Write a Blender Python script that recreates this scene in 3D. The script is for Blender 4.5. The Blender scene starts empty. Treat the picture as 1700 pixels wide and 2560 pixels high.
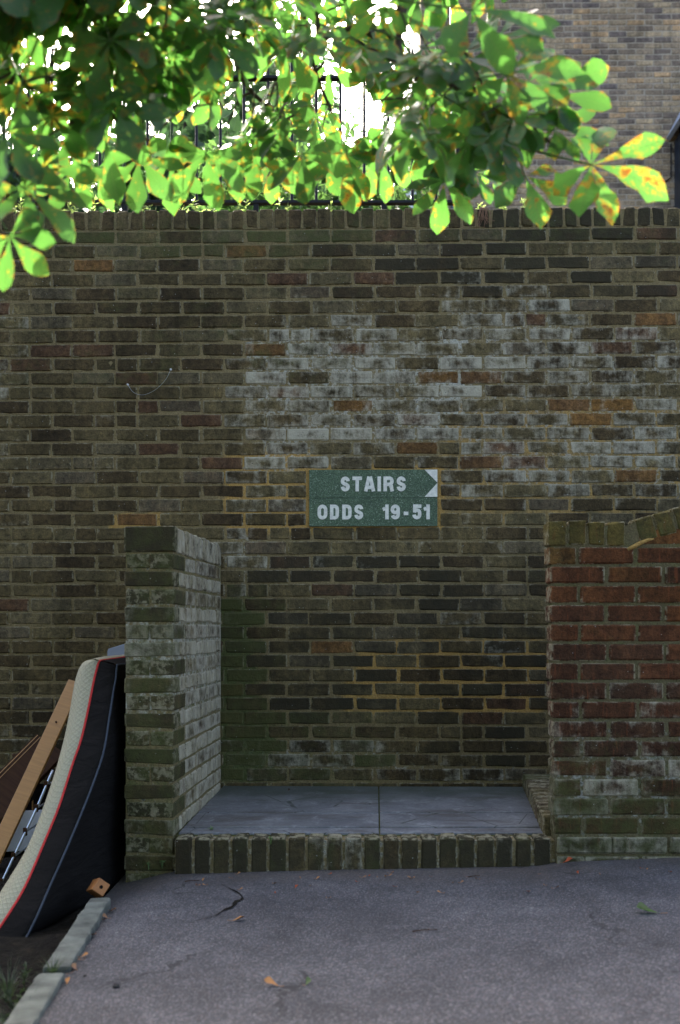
import bpy, bmesh, math, random
from mathutils import Vector, Matrix, noise as mnoise

S = bpy.context.scene
C = S.collection
R = math.radians

# ------------------------------------------------------------------ camera, sky, sun, exposure
F = 2489.0            # focal length in pixels of a 1700 x 2560 frame (35 mm lens, upright full frame)
HY = 1565.0           # horizon row
CZ = 1.0              # eye height
def P(px, py, d):
    """world point at depth d (metres in front of the eye) seen at that place of the photograph"""
    return Vector(((px - 850.0) / F * d, d, CZ - (py - HY) / F * d))

cam = bpy.data.cameras.new('camera'); camo = bpy.data.objects.new('camera', cam); C.objects.link(camo)
camo.location = (0, 0, CZ); camo.rotation_euler = (R(90), 0, 0)
cam.sensor_fit = 'VERTICAL'; cam.sensor_height = 36; cam.sensor_width = 24; cam.lens = 35
cam.shift_y = (HY - 1280) / 2560.0
cam.clip_start = 0.05; cam.clip_end = 500
cam.dof.use_dof = True; cam.dof.focus_distance = 5.0; cam.dof.aperture_fstop = 2.2
S.camera = camo

SUN_EL, SUN_AZ = R(39), R(-16)       # azimuth from +Y, negative = left
w = bpy.data.worlds.new('World'); S.world = w; w.use_nodes = True
nt = w.node_tree; nt.nodes.clear()
sky = nt.nodes.new('ShaderNodeTexSky'); sky.sky_type = 'NISHITA'; sky.sun_disc = False
sky.sun_elevation = SUN_EL; sky.sun_rotation = SUN_AZ
sky.air_density = 0.6; sky.dust_density = 5.0; sky.ozone_density = 0.0
bg = nt.nodes.new('ShaderNodeBackground'); bg.inputs[1].default_value = 0.15
wo = nt.nodes.new('ShaderNodeOutputWorld')
nt.links.new(sky.outputs[0], bg.inputs[0]); nt.links.new(bg.outputs[0], wo.inputs[0])

sun = bpy.data.lights.new('sun', 'SUN'); suno = bpy.data.objects.new('sun', sun); C.objects.link(suno)
sun.energy = 3.0; sun.angle = R(0.5); sun.color = (1, 0.95, 0.86)
sv = Vector((math.sin(SUN_AZ) * math.cos(SUN_EL), math.cos(SUN_AZ) * math.cos(SUN_EL), math.sin(SUN_EL)))
suno.rotation_euler = (-sv).to_track_quat('-Z', 'Y').to_euler(); suno.location = sv * 30

S.view_settings.view_transform = 'Standard'; S.view_settings.look = 'None'
S.view_settings.gamma = 1; S.view_settings.use_curve_mapping = False
S.view_settings.exposure = 2.95
S.render.engine = 'CYCLES'
S.cycles.max_bounces = 10; S.cycles.transparent_max_bounces = 8

# ------------------------------------------------------------------ node helpers
class G:
    def __init__(s, name):
        s.m = bpy.data.materials.new(name); s.m.use_nodes = True
        s.t = s.m.node_tree; s.t.nodes.clear()
        s.out = s.t.nodes.new('ShaderNodeOutputMaterial')
    def n(s, typ, **kw):
        nd = s.t.nodes.new(typ)
        for k, v in kw.items(): setattr(nd, k, v)
        return nd
    def put(s, sock, v):
        if v is None: return
        if isinstance(v, bpy.types.NodeSocket): s.t.links.new(v, sock)
        elif isinstance(v, (tuple, list)):
            dv = sock.default_value
            if len(v) == 3 and len(dv) == 4: v = (*v, 1)
            sock.default_value = v
        else: sock.default_value = v
    def math(s, op, a, b=None, c=None, clamp=False):
        nd = s.n('ShaderNodeMath', operation=op, use_clamp=clamp)
        s.put(nd.inputs[0], a); s.put(nd.inputs[1], b)
        if c is not None: s.put(nd.inputs[2], c)
        return nd.outputs[0]
    def mix(s, f, a, b, mode='MIX'):
        nd = s.n('ShaderNodeMix', data_type='RGBA', blend_type=mode, clamp_factor=True)
        s.put(nd.inputs[0], f); s.put(nd.inputs[6], a); s.put(nd.inputs[7], b)
        return nd.outputs[2]
    def step(s, v, lo, hi):
        nd = s.n('ShaderNodeMapRange', interpolation_type='SMOOTHSTEP')
        s.put(nd.inputs[0], v); s.put(nd.inputs[1], lo); s.put(nd.inputs[2], hi)
        return nd.outputs[0]
    def rng(s, v, lo, hi, a, b):
        nd = s.n('ShaderNodeMapRange'); nd.clamp = True
        for i, x in enumerate((v, lo, hi, a, b)): s.put(nd.inputs[i], x)
        return nd.outputs[0]
    def pos(s): return s.n('ShaderNodeNewGeometry').outputs['Position']
    def obj(s): return s.n('ShaderNodeTexCoord').outputs['Object']
    def scale(s, vec, sc):
        nd = s.n('ShaderNodeMapping'); s.put(nd.inputs[0], vec); nd.inputs['Scale'].default_value = sc
        return nd.outputs[0]
    def noise(s, vec, sc, det=4.0, rough=0.55, dist=0.0, w=None):
        nd = s.n('ShaderNodeTexNoise'); nd.inputs['Scale'].default_value = sc
        if w is not None:
            nd.noise_dimensions = '4D'; s.put(nd.inputs['W'], w)
        s.put(nd.inputs['Vector'], vec)
        nd.inputs['Detail'].default_value = det; nd.inputs['Roughness'].default_value = rough
        nd.inputs['Distortion'].default_value = dist
        return nd.outputs[0]
    def voro(s, vec, sc, out='Distance', feature='F1', rand=1.0):
        nd = s.n('ShaderNodeTexVoronoi', feature=feature); s.put(nd.inputs['Vector'], vec)
        nd.inputs['Scale'].default_value = sc; nd.inputs['Randomness'].default_value = rand
        return nd.outputs[out]
    def ramp(s, f, stops, interp='LINEAR'):
        nd = s.n('ShaderNodeValToRGB'); nd.color_ramp.interpolation = interp
        el = nd.color_ramp.elements
        while len(el) < len(stops): el.new(0.5)
        for e, (p, c) in zip(el, stops):
            e.position = p; e.color = (*c, 1) if len(c) == 3 else c
        s.put(nd.inputs[0], f); return nd.outputs[0]
    def sep(s, c):
        nd = s.n('ShaderNodeSeparateColor'); s.put(nd.inputs[0], c); return nd.outputs
    def bump(s, h, strength=0.5, dist=0.01, norm=None):
        nd = s.n('ShaderNodeBump'); nd.inputs['Strength'].default_value = strength
        nd.inputs['Distance'].default_value = dist; s.put(nd.inputs['Height'], h)
        if norm is not None: s.put(nd.inputs['Normal'], norm)
        return nd.outputs[0]
    def bsdf(s, col, rough=0.8, spec=0.3, normal=None, metal=0.0):
        b = s.n('ShaderNodeBsdfPrincipled'); s.put(b.inputs['Base Color'], col)
        s.put(b.inputs['Roughness'], rough); s.put(b.inputs['Specular IOR Level'], spec)
        s.put(b.inputs['Metallic'], metal)
        if normal is not None: s.put(b.inputs['Normal'], normal)
        return b.outputs[0]
    def done(s, sh): s.t.links.new(sh, s.out.inputs[0]); return s.m

def simple(name, col, rough=0.7, spec=0.3, var=0.25, sc=20, bump=0.2, metal=0.0, stretch=(1, 1, 1)):
    g = G(name); v = g.scale(g.obj(), stretch)
    n = g.noise(v, sc, 6)
    c = g.mix(g.rng(n, 0.25, 0.75, 0, 1), tuple(x * (1 - var) for x in col), tuple(min(1, x * (1 + var)) for x in col))
    return g.done(g.bsdf(c, rough, spec, g.bump(g.noise(v, sc * 3, 5), bump, 0.004), metal))

def brick_mat(name, src, palette, white=(0.47, 0.425, 0.295), moss=(0.062, 0.068, 0.020), grime_shade=(0.030, 0.026, 0.014), streak=0.0):
    """colour channels carried by each brick: r = kind of clay, g = salt bloom, b = moss, alpha = dirt and painted shade"""
    g = G(name); p = g.pos()
    if src == 'obj':
        oi = g.n('ShaderNodeObjectInfo'); col, al = oi.outputs['Color'], oi.outputs['Alpha']
    else:
        at = g.n('ShaderNodeAttribute', attribute_name='tone'); col, al = at.outputs['Color'], at.outputs['Alpha']
    r, wv, mv = g.sep(col)[:3]
    n1 = g.noise(p, 22, 6, 0.6); n2 = g.noise(p, 130, 4, 0.6); n3 = g.noise(p, 8.5, 5, 0.65, 0.4); n4 = g.noise(p, 38, 5, 0.7)
    base = g.ramp(g.math('ADD', r, g.math('MULTIPLY', g.math('SUBTRACT', n1, 0.5), 0.10)), palette)
    base = g.mix(1.0, base, g.ramp(n4, [(0.28, (0.42, 0.42, 0.40)), (0.5, (1.0, 1.0, 1.0)), (0.75, (1.6, 1.55, 1.42))]), 'MULTIPLY')
    base = g.mix(1.0, base, g.ramp(n2, [(0.3, (0.7, 0.7, 0.7)), (0.7, (1.25, 1.25, 1.25))]), 'MULTIPLY')
    base = g.mix(1.0, base, g.ramp(g.noise(p, 2.6, 5, 0.6), [(0.3, (0.62, 0.62, 0.60)), (0.7, (1.35, 1.33, 1.27))]), 'MULTIPLY')
    wst = g.noise(g.scale(p, (9, 9, 1.1)), 1.0, 5, 0.65)
    base = g.mix(1.0, base, g.ramp(wst, [(0.35, (0.7, 0.7, 0.68)), (0.5, (1, 1, 1)), (0.68, (1.45, 1.42, 1.32))]), 'MULTIPLY')
    if streak:
        sn = g.noise(g.scale(p, (60, 60, 7)), 1.0, 4, 0.6)
        base = g.mix(g.math('MULTIPLY', g.step(sn, 0.55, 0.75), streak), base, (0.20, 0.060, 0.022))
    # dirt, with painted shade on some bricks
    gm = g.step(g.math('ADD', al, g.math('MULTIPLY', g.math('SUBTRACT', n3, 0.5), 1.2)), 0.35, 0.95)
    base = g.mix(g.math('MULTIPLY', gm, 0.85), base, grime_shade)
    # salt bloom, stronger towards the arrises of the brick
    uv = g.n('ShaderNodeUVMap').outputs[0]; sx = g.n('ShaderNodeSeparateXYZ'); g.put(sx.inputs[0], uv)
    e = g.math('MAXIMUM', g.math('ABSOLUTE', g.math('MULTIPLY_ADD', sx.outputs[0], 2.0, -1.0)), g.math('ABSOLUTE', g.math('MULTIPLY_ADD', sx.outputs[1], 2.0, -1.0)))
    run = g.noise(g.scale(p, (26, 26, 3.2)), 1.0, 5, 0.6)
    f = g.math('ADD', wv, g.math('MULTIPLY', g.math('SUBTRACT', n3, 0.5), 1.35))
    f = g.math('ADD', f, g.math('MULTIPLY', g.math('SUBTRACT', run, 0.5), 0.9))
    f = g.math('ADD', f, g.math('MULTIPLY', g.math('SUBTRACT', n4, 0.5), 0.8))
    f = g.math('ADD', f, g.math('MULTIPLY', g.math('SUBTRACT', e, 0.72), 0.35))
    f = g.math('MULTIPLY', g.step(f, 0.30, 1.05), g.step(wv, 0.02, 0.2))
    wc = g.mix(n1, tuple(x * 0.72 for x in white), white)
    base = g.mix(g.math('MULTIPLY', f, 0.9), base, wc)
    # thin pale rim of lime along the edges of any brick
    rim = g.math('MULTIPLY', g.step(e, 0.9, 0.99), g.step(g.noise(p, 30, 5, 0.7), 0.46, 0.58))
    base = g.mix(g.math('MULTIPLY', rim, 0.75), base, (0.31, 0.27, 0.165))
    # moss
    mo = g.math('ADD', mv, g.math('MULTIPLY', g.math('SUBTRACT', g.noise(p, 13, 6, 0.7), 0.5), 1.4))
    base = g.mix(g.math('MULTIPLY', g.math('MULTIPLY', g.step(mo, 0.3, 0.95), g.step(mv, 0.02, 0.15)), 0.8), base, moss)
    # pin holes and lime spots
    vd = g.voro(p, 34); pit = g.math('LESS_THAN', vd, 0.075)
    base = g.mix(g.math('MULTIPLY', pit, 0.85), base, (0.012, 0.011, 0.009))
    vs = g.voro(g.scale(p, (1.1, 1.3, 1.2)), 23); spot = g.math('LESS_THAN', vs, 0.05)
    base = g.mix(g.math('MULTIPLY', spot, 0.7), base, (0.45, 0.45, 0.40))
    h = g.math('ADD', g.math('MULTIPLY', n4, 0.8), g.math('MULTIPLY', n2, 0.45))
    h = g.math('SUBTRACT', h, g.math('MULTIPLY', pit, 0.8))
    return g.done(g.bsdf(base, 0.92, 0.15, g.bump(h, 0.9, 0.009)))

STOCK = [(0.0, (0.055, 0.038, 0.018)), (0.25, (0.076, 0.056, 0.025)), (0.45, (0.096, 0.073, 0.033)), (0.62, (0.112, 0.088, 0.042)),
         (0.74, (0.098, 0.078, 0.046)), (0.84, (0.090, 0.050, 0.026)), (0.93, (0.140, 0.074, 0.023)), (1.0, (0.155, 0.078, 0.019))]
REDS = [(0.0, (0.030, 0.020, 0.013)), (0.3, (0.046, 0.024, 0.013)), (0.6, (0.072, 0.029, 0.013)), (0.85, (0.105, 0.040, 0.014)), (1.0, (0.090, 0.068, 0.019))]
FLAT = [(0.0, (0.13, 0.10, 0.085)), (0.3, (0.24, 0.175, 0.115)), (0.5, (0.33, 0.24, 0.145)), (0.7, (0.38, 0.275, 0.16)), (0.85, (0.30, 0.205, 0.14)), (1.0, (0.42, 0.26, 0.12))]
M = {}
for nm, pal, kw in (('stock', STOCK, {}), ('red', REDS, dict(streak=0.55)), ('flats', FLAT, {})):
    M[nm] = brick_mat(nm + '_brick', 'obj', pal, **kw)
    M[nm + '_attr'] = brick_mat(nm + '_brick_far', 'attr', pal, **kw)

def mortar_mat(name, base, ochre=(0.36, 0.22, 0.065), pale=(0.40, 0.38, 0.29)):
    g = G(name); p = g.pos()
    at = g.n('ShaderNodeAttribute', attribute_name='tone'); r, wv, mv = g.sep(at.outputs['Color'])[:3]
    n1 = g.noise(p, 16, 6, 0.65); n2 = g.noise(p, 150, 4, 0.6); n3 = g.noise(p, 45, 5, 0.6)
    c = g.mix(n1, tuple(x * 0.55 for x in base), tuple(x * 1.35 for x in base))
    c = g.mix(g.step(g.math('ADD', r, g.math('MULTIPLY', g.math('SUBTRACT', n1, 0.5), 0.9)), 0.3, 0.7), c, ochre)
    c = g.mix(g.step(g.math('ADD', wv, g.math('MULTIPLY', g.math('SUBTRACT', n3, 0.5), 1.6)), 0.45, 0.85), c, pale)
    c = g.mix(g.math('MULTIPLY', g.step(g.math('ADD', mv, g.math('MULTIPLY', g.math('SUBTRACT', n1, 0.5), 1.3)), 0.4, 0.9), 0.8), c, (0.05, 0.075, 0.022))
    c = g.mix(g.math('MULTIPLY', g.step(n3, 0.62, 0.72), 0.7), c, (0.03, 0.026, 0.018))
    c = g.mix(1.0, c, g.ramp(n2, [(0.3, (0.65, 0.65, 0.65)), (0.7, (1.3, 1.3, 1.3))]), 'MULTIPLY')
    h = g.math('ADD', n3, g.math('MULTIPLY', n2, 0.5))
    return g.done(g.bsdf(c, 0.95, 0.1, g.bump(h, 0.9, 0.008)))
M['mortar'] = mortar_mat('mortar', (0.200, 0.152, 0.070))
M['mortar_grey'] = mortar_mat('mortar_grey', (0.36, 0.29, 0.20))
M['mortar_red'] = mortar_mat('mortar_red', (0.13, 0.105, 0.052), pale=(0.32, 0.31, 0.25))

# ------------------------------------------------------------------ object helpers
def link(name, me, mat=None, parent=None, loc=None, rot=None):
    o = bpy.data.objects.new(name, me); C.objects.link(o)
    if mat is not None and not me.materials: me.materials.append(mat)
    if parent is not None: o.parent = parent
    if loc is not None: o.location = loc
    if rot is not None: o.rotation_euler = rot
    return o
def tag(o, label=None, cat=None, group=None, kind=None):
    for k, v in (('label', label), ('category', cat), ('group', group), ('kind', kind)):
        if v: o[k] = v
    return o
def thing(name, label, cat, loc=(0, 0, 0), rz=0, group=None):
    o = bpy.data.objects.new(name, None); C.objects.link(o); o.location = loc; o.rotation_euler = (0, 0, rz)
    o.empty_display_size = 0.1
    return tag(o, label, cat, group)
def mesh(name, vs, fs, smooth=False):
    me = bpy.data.meshes.new(name); me.from_pydata([tuple(v) for v in vs], [], fs); me.update()
    if smooth: me.polygons.foreach_set('use_smooth', [True] * len(me.polygons))
    return me
class MB:
    """collects shapes into one mesh"""
    def __init__(s): s.v = []; s.f = []
    def add(s, vs, fs):
        b = len(s.v); s.v += [Vector(v) for v in vs]; s.f += [tuple(i + b for i in f) for f in fs]
    def box(s, x0, x1, y0, y1, z0, z1, mtx=None):
        vs = [Vector((x, y, z)) for x in (x0, x1) for y in (y0, y1) for z in (z0, z1)]
        if mtx: vs = [mtx @ v for v in vs]
        s.add(vs, [(0, 1, 3, 2), (4, 6, 7, 5), (0, 4, 5, 1), (2, 3, 7, 6), (0, 2, 6, 4), (1, 5, 7, 3)])
    def tube(s, pts, rad, n=8, cap=True):
        pts = [Vector(p) for p in pts]; rad = rad if isinstance(rad, (list, tuple)) else [rad] * len(pts)
        b = len(s.v); up = None
        for i, p in enumerate(pts):
            t = (pts[min(i + 1, len(pts) - 1)] - pts[max(i - 1, 0)]).normalized()
            if up is None: up = t.orthogonal().normalized()
            up = (up - t * up.dot(t)).normalized(); sd = t.cross(up)
            for k in range(n):
                a = 2 * math.pi * k / n; s.v.append(p + (up * math.cos(a) + sd * math.sin(a)) * rad[i])
        for i in range(len(pts) - 1):
            for k in range(n):
                k2 = (k + 1) % n; s.f.append((b + i * n + k, b + i * n + k2, b + (i + 1) * n + k2, b + (i + 1) * n + k))
        if cap:
            s.f.append(tuple(b + k for k in reversed(range(n)))); e = b + (len(pts) - 1) * n
            s.f.append(tuple(e + k for k in range(n)))
    def build(s, name, mat, parent=None, smooth=False, bevel=0.0):
        me = mesh(name, s.v, s.f, smooth)
        if bevel:
            bm = bmesh.new(); bm.from_mesh(me)
            bmesh.ops.recalc_face_normals(bm, faces=bm.faces)
            bmesh.ops.bevel(bm, geom=list(bm.edges), offset=bevel, segments=2, affect='EDGES', profile=0.6)
            bm.to_mesh(me); bm.free()
        return link(name, me, mat, parent)

def spline(pts, n=8):
    """Catmull-Rom through points"""
    pts = [Vector(p) for p in pts]; q = [pts[0] * 2 - pts[1]] + pts + [pts[-1] * 2 - pts[-2]]; out = []
    for i in range(1, len(q) - 2):
        for k in range(n):
            t = k / n; a, b, c, d = q[i - 1], q[i], q[i + 1], q[i + 2]
            out.append(0.5 * ((2 * b) + (c - a) * t + (2 * a - 5 * b + 4 * c - d) * t * t + (3 * b - a - 3 * c + d) * t ** 3))
    out.append(pts[-1]); return out

# ------------------------------------------------------------------ bricks
def brick_geo(L, H, D, bev, jit, rnd):
    """bevelled uneven block, centred in x and z, front face at y = 0, body towards +y; 24 corners, 44 triangles"""
    hx, hz = L / 2, H / 2; vs = []; idx = {}
    for sx in (-1, 1):
        for sy in (0, 1):
            for sz in (-1, 1):
                c = Vector((sx * hx, sy * D, sz * hz)); iy = 1 if sy == 0 else -1
                ch = bev * rnd.uniform(0.6, 1.7) if rnd.random() > 0.12 else bev * rnd.uniform(2, 3)
                for ax in range(3):
                    v = c.copy()
                    if ax != 0: v.x -= sx * ch
                    if ax != 1: v.y += iy * ch * 0.8
                    if ax != 2: v.z -= sz * ch
                    v += Vector((rnd.uniform(-jit, jit), rnd.uniform(-jit, jit) * 0.6, rnd.uniform(-jit, jit)))
                    idx[(sx, sy, sz, ax)] = len(vs); vs.append(v)
    fs = []
    for s in (-1, 1):
        fs.append([idx[(s, a, b, 0)] for a, b in ((0, -1), (1, -1), (1, 1), (0, 1))])
        fs.append([idx[(a, (s + 1) // 2, b, 1)] for a, b in ((-1, -1), (1, -1), (1, 1), (-1, 1))])
        fs.append([idx[(a, b, s, 2)] for a, b in ((-1, 0), (1, 0), (1, 1), (-1, 1))])
    for a in (-1, 1):
        for b in (-1, 1):
            y = (a + 1) // 2
            fs.append([idx[(-1, y, b, 1)], idx[(1, y, b, 1)], idx[(1, y, b, 2)], idx[(-1, y, b, 2)]])
            fs.append([idx[(a, 0, b, 0)], idx[(a, 1, b, 0)], idx[(a, 1, b, 2)], idx[(a, 0, b, 2)]])
            fs.append([idx[(a, (b + 1) // 2, -1, 0)], idx[(a, (b + 1) // 2, 1, 0)], idx[(a, (b + 1) // 2, 1, 1)], idx[(a, (b + 1) // 2, -1, 1)]])
    for a in (-1, 1):
        for b in (0, 1):
            for c in (-1, 1): fs.append([idx[(a, b, c, k)] for k in range(3)])
    ctr = Vector((0, D / 2, 0)); out = []
    for f in fs:
        m = sum((vs[i] for i in f), Vector()) / len(f); nrm = (vs[f[1]] - vs[f[0]]).cross(vs[f[2]] - vs[f[1]])
        out.append(tuple(f) if nrm.dot(m - ctr) > 0 else tuple(reversed(f)))
    return vs, out
def set_uv(me, L, H, D=None):
    uv = me.uv_layers.new(name='UVMap')
    n = len(me.loops); buf = [0.0] * (2 * n)
    for lp in me.loops:
        v = me.vertices[lp.vertex_index].co
        buf[2 * lp.index] = v.x / L + 0.5; buf[2 * lp.index + 1] = v.z / H + 0.5
    uv.data.foreach_set('uv', buf)
_cache = {}
def brick_meshes(L, H, D, bev=0.005, jit=0.0016, n=7):
    k = (round(L, 4), round(H, 4), round(D, 4), bev, jit)
    if k not in _cache:
        rnd = random.Random(hash(k) & 0xffff); lst = []
        for i in range(n):
            vs, fs = brick_geo(L, H, D, bev, jit, rnd); me = mesh('brick', vs, fs); set_uv(me, L, H); lst.append((me, vs, fs))
        _cache[k] = lst
    return _cache[k]

class Wall:
    """bricks of one wall: the chosen ones become objects, the others one joined part"""
    def __init__(s, root, mat, mat_attr, seed=1):
        s.root = root; s.mat = mat; s.mat2 = mat_attr; s.items = []; s.rnd = random.Random(seed)
    def add(s, x, y, z, L, H, D, tone, prio=0.0, sx=1.0, rz=0.0, name='brick', ry=0.0):
        s.items.append((prio, x, y, z, L, H, D, tone, sx, rz, name, ry))
    def flush(s, limit=300):
        s.items.sort(key=lambda t: t[0]); rest_v, rest_f, rest_c, rest_uv = [], [], [], []
        for i, (pr, x, y, z, L, H, D, tone, sx, rz, name, ry) in enumerate(s.items):
            me, vs, fs = s.rnd.choice(brick_meshes(L, H, D))
            if i < limit:
                if not me.materials: me.materials.append(None)
                o = bpy.data.objects.new(name, me); C.objects.link(o); o.parent = s.root
                o.material_slots[0].link = 'OBJECT'; o.material_slots[0].material = s.mat
                o.location = (x, y, z); o.scale = (sx, 1, 1); o.rotation_euler = (0, ry, rz); o.color = tone
            else:
                mt = Matrix.Translation((x, y, z)) @ Matrix.Rotation(rz, 4, 'Z') @ Matrix.Rotation(ry, 4, 'Y') @ Matrix.Diagonal((sx, 1, 1, 1))
                b = len(rest_v)
                for v in vs: rest_v.append(mt @ v); rest_uv.append((v.x / L + 0.5, v.z / H + 0.5)); rest_c.append(tone)
                rest_f += [tuple(k + b for k in f) for f in fs]
        if rest_v:
            me = mesh('brickwork', rest_v, rest_f)
            uv = me.uv_layers.new(name='UVMap'); buf = []
            for lp in me.loops: buf += rest_uv[lp.vertex_index]
            uv.data.foreach_set('uv', buf)
            at = me.attributes.new('tone', 'FLOAT_COLOR', 'POINT'); fl = []
            for c in rest_c: fl += c
            at.data.foreach_set('color', fl)
            o = link('brickwork', me, s.mat2, s.root); o['kind'] = 'stuff'
def tone_attr(me, fn):
    at = me.attributes.new('tone', 'FLOAT_COLOR', 'POINT'); fl = []
    for v in me.vertices: fl += (*fn(v.co), 1.0)
    at.data.foreach_set('color', fl)
def bedding(name, root, x0, x1, z0, z1, y, mat, fn, step=0.03, amp=0.0018, seed=0, thick=None, yb=None):
    """uneven recessed mortar sheet facing -y with a solid body behind it"""
    nx = max(2, int((x1 - x0) / step)); nz = max(2, int((z1 - z0) / step)); vs, fs = [], []
    for j in range(nz + 1):
        for i in range(nx + 1):
            x = x0 + (x1 - x0) * i / nx; z = z0 + (z1 - z0) * j / nz
            vs.append((x, y + amp * 2 * mnoise.noise((x * 17 + seed, z * 17, seed)), z))
    for j in range(nz):
        for i in range(nx):
            a = j * (nx + 1) + i; fs.append((a, a + 1, a + nx + 2, a + nx + 1))
    if yb is not None:
        b = len(vs); vs += [(x0, yb, z0), (x1, yb, z0), (x1, yb, z1), (x0, yb, z1)]
        c0, c1, c2, c3 = 0, nx, nz * (nx + 1) + nx, nz * (nx + 1)
        fs += [(b + 1, b, b + 3, b + 2), (c0, b, b + 1, c1)[::-1], (c1, b + 1, b + 2, c2)[::-1], (c3, c2, b + 2, b + 3), (c0, c3, b + 3, b)]
    me = mesh(name, vs, fs, False); tone_attr(me, fn); return link(name, me, mat, root)

def sbox(x, y, x0, x1, y0, y1, soft):
    def ss(t): t = max(0, min(1, t)); return t * t * (3 - 2 * t)
    return ss((x - x0) / soft + 0.5) * ss((x1 - x) / soft + 0.5) * ss((y - y0) / soft + 0.5) * ss((y1 - y) / soft + 0.5)

# ------------------------------------------------------------------ ground
g = G('asphalt'); p = g.pos()
n1 = g.noise(p, 1.6, 5, 0.6); n2 = g.noise(p, 9, 5, 0.6); fine = g.noise(p, 260, 3, 0.6)
vc = g.voro(p, 170, 'Color'); vr, vg_, vb = g.sep(vc)[:3]
stone = g.ramp(vr, [(0.0, (0.055, 0.055, 0.060)), (0.45, (0.12, 0.118, 0.125)), (0.75, (0.21, 0.205, 0.21)), (0.93, (0.29, 0.275, 0.265)), (1.0, (0.38, 0.36, 0.34))])
stone = g.mix(g.math('MULTIPLY', g.step(vg_, 0.7, 0.95), 0.55), stone, (0.20, 0.13, 0.11))
dist = g.voro(p, 170)
c = g.mix(g.step(dist, 0.35, 0.7), stone, (0.085, 0.083, 0.088))
c = g.mix(1.0, c, g.ramp(n1, [(0.32, (0.36, 0.36, 0.36)), (0.68, (0.66, 0.66, 0.655))]), 'MULTIPLY')
c = g.mix(1.0, c, g.ramp(n2, [(0.3, (0.78, 0.78, 0.78)), (0.7, (1.18, 1.18, 1.18))]), 'MULTIPLY')
wp = g.n('ShaderNodeVectorMath', operation='ADD'); g.put(wp.inputs[0], p)
wn_ = g.n('ShaderNodeTexNoise'); g.put(wn_.inputs['Vector'], p); wn_.inputs['Scale'].default_value = 5.0; wn_.inputs['Detail'].default_value = 5
ws_ = g.n('ShaderNodeVectorMath', operation='SCALE'); g.put(ws_.inputs[0], wn_.outputs['Color']); ws_.inputs['Scale'].default_value = 0.35
g.put(wp.inputs[1], ws_.outputs[0])
cr_ = g.math('LESS_THAN', g.voro(wp.outputs[0], 0.9, 'Distance', 'DISTANCE_TO_EDGE'), 0.0055)
crm = g.math('MULTIPLY', cr_, g.step(g.noise(p, 1.3, 3), 0.50, 0.60))
c = g.mix(g.math('MULTIPLY', crm, 0.8), c, (0.012, 0.011, 0.010))
stn = g.step(g.noise(p, 2.3, 6, 0.7, 0.6), 0.56, 0.70)
c = g.mix(g.math('MULTIPLY', stn, 0.45), c, (0.035, 0.034, 0.036))
sx = g.n('ShaderNodeSeparateXYZ'); g.put(sx.inputs[0], p)
dirt = g.step(g.math('ADD', sx.outputs[1], g.math('MULTIPLY', g.noise(p, 6, 5), 0.5)), 4.02, 4.5)
c = g.mix(g.math('MULTIPLY', dirt, 0.75), c, g.mix(g.step(g.noise(p, 90, 4), 0.45, 0.6), (0.045, 0.038, 0.030), (0.10, 0.075, 0.055)))
h = g.math('SUBTRACT', g.math('ADD', g.math('MULTIPLY', g.math('SUBTRACT', 1.0, dist), 0.8), g.math('MULTIPLY', fine, 0.3)), g.math('MULTIPLY', crm, 1.5))
M['asphalt'] = g.done(g.bsdf(c, 0.82, 0.35, g.bump(h, 0.8, 0.004)))

g = G('soil'); p = g.pos(); n = g.noise(p, 14, 6, 0.65)
c = g.ramp(n, [(0.3, (0.008, 0.0065, 0.005)), (0.6, (0.018, 0.015, 0.010)), (0.8, (0.045, 0.034, 0.02))])
M['soil'] = g.done(g.bsdf(c, 0.95, 0.1, g.bump(g.noise(p, 40, 6), 1.0, 0.03)))

def gz(x, y):
    """height of the lane: it climbs gently to the right and dips beside the wing wall"""
    ks = [(-3, -0.20), (-1.05, -0.105), (-0.93, -0.092), (-0.70, -0.030), (0.0, -0.012), (0.80, 0.000), (0.95, 0.026), (1.45, 0.045), (3, 0.13)]
    if x <= ks[0][0]: z = ks[0][1]
    elif x >= ks[-1][0]: z = ks[-1][1]
    else:
        for (a, za), (b, zb) in zip(ks, ks[1:]):
            if a <= x <= b:
                t = (x - a) / (b - a); z = za + (zb - za) * t; break
    k = max(0.0, min(1.0, (4.3 - y) / 1.6)); flat = -0.012 + 0.035 * x if x > -1.05 else -0.06
    z = z * (1 - 0.55 * k) + flat * 0.55 * k
    return z + 0.006 * mnoise.noise((x * 1.3, y * 1.3, 2))
def kerb_x(y):   # right-hand edge of the concrete edging
    return -0.885 + (4.0 - y) * 0.068

# lane: asphalt sheet
vs, fs = [], []; ys = [-14, -8, -4, -1, 0.5, 1.2] + [1.6 + 0.06 * i for i in range(46)] + [4.5, 5.3]
cols = 60
for y in ys:
    xl = kerb_x(max(y, 1.0)) - 0.03 if y < 4.0 else -0.95
    for i in range(cols + 1):
        t = i / cols; x = xl + (3.0 - xl) * t if i < cols else 9.0
        vs.append((x, y, gz(min(x, 3.0), y)))
for j in range(len(ys) - 1):
    for i in range(cols):
        a = j * (cols + 1) + i; fs.append((a, a + 1, a + cols + 2, a + cols + 1))
tag(link('road', mesh('road', vs, fs, True), M['asphalt']), 'worn grey tarmac lane in front of the brick walls', 'road', kind='structure')
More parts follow.
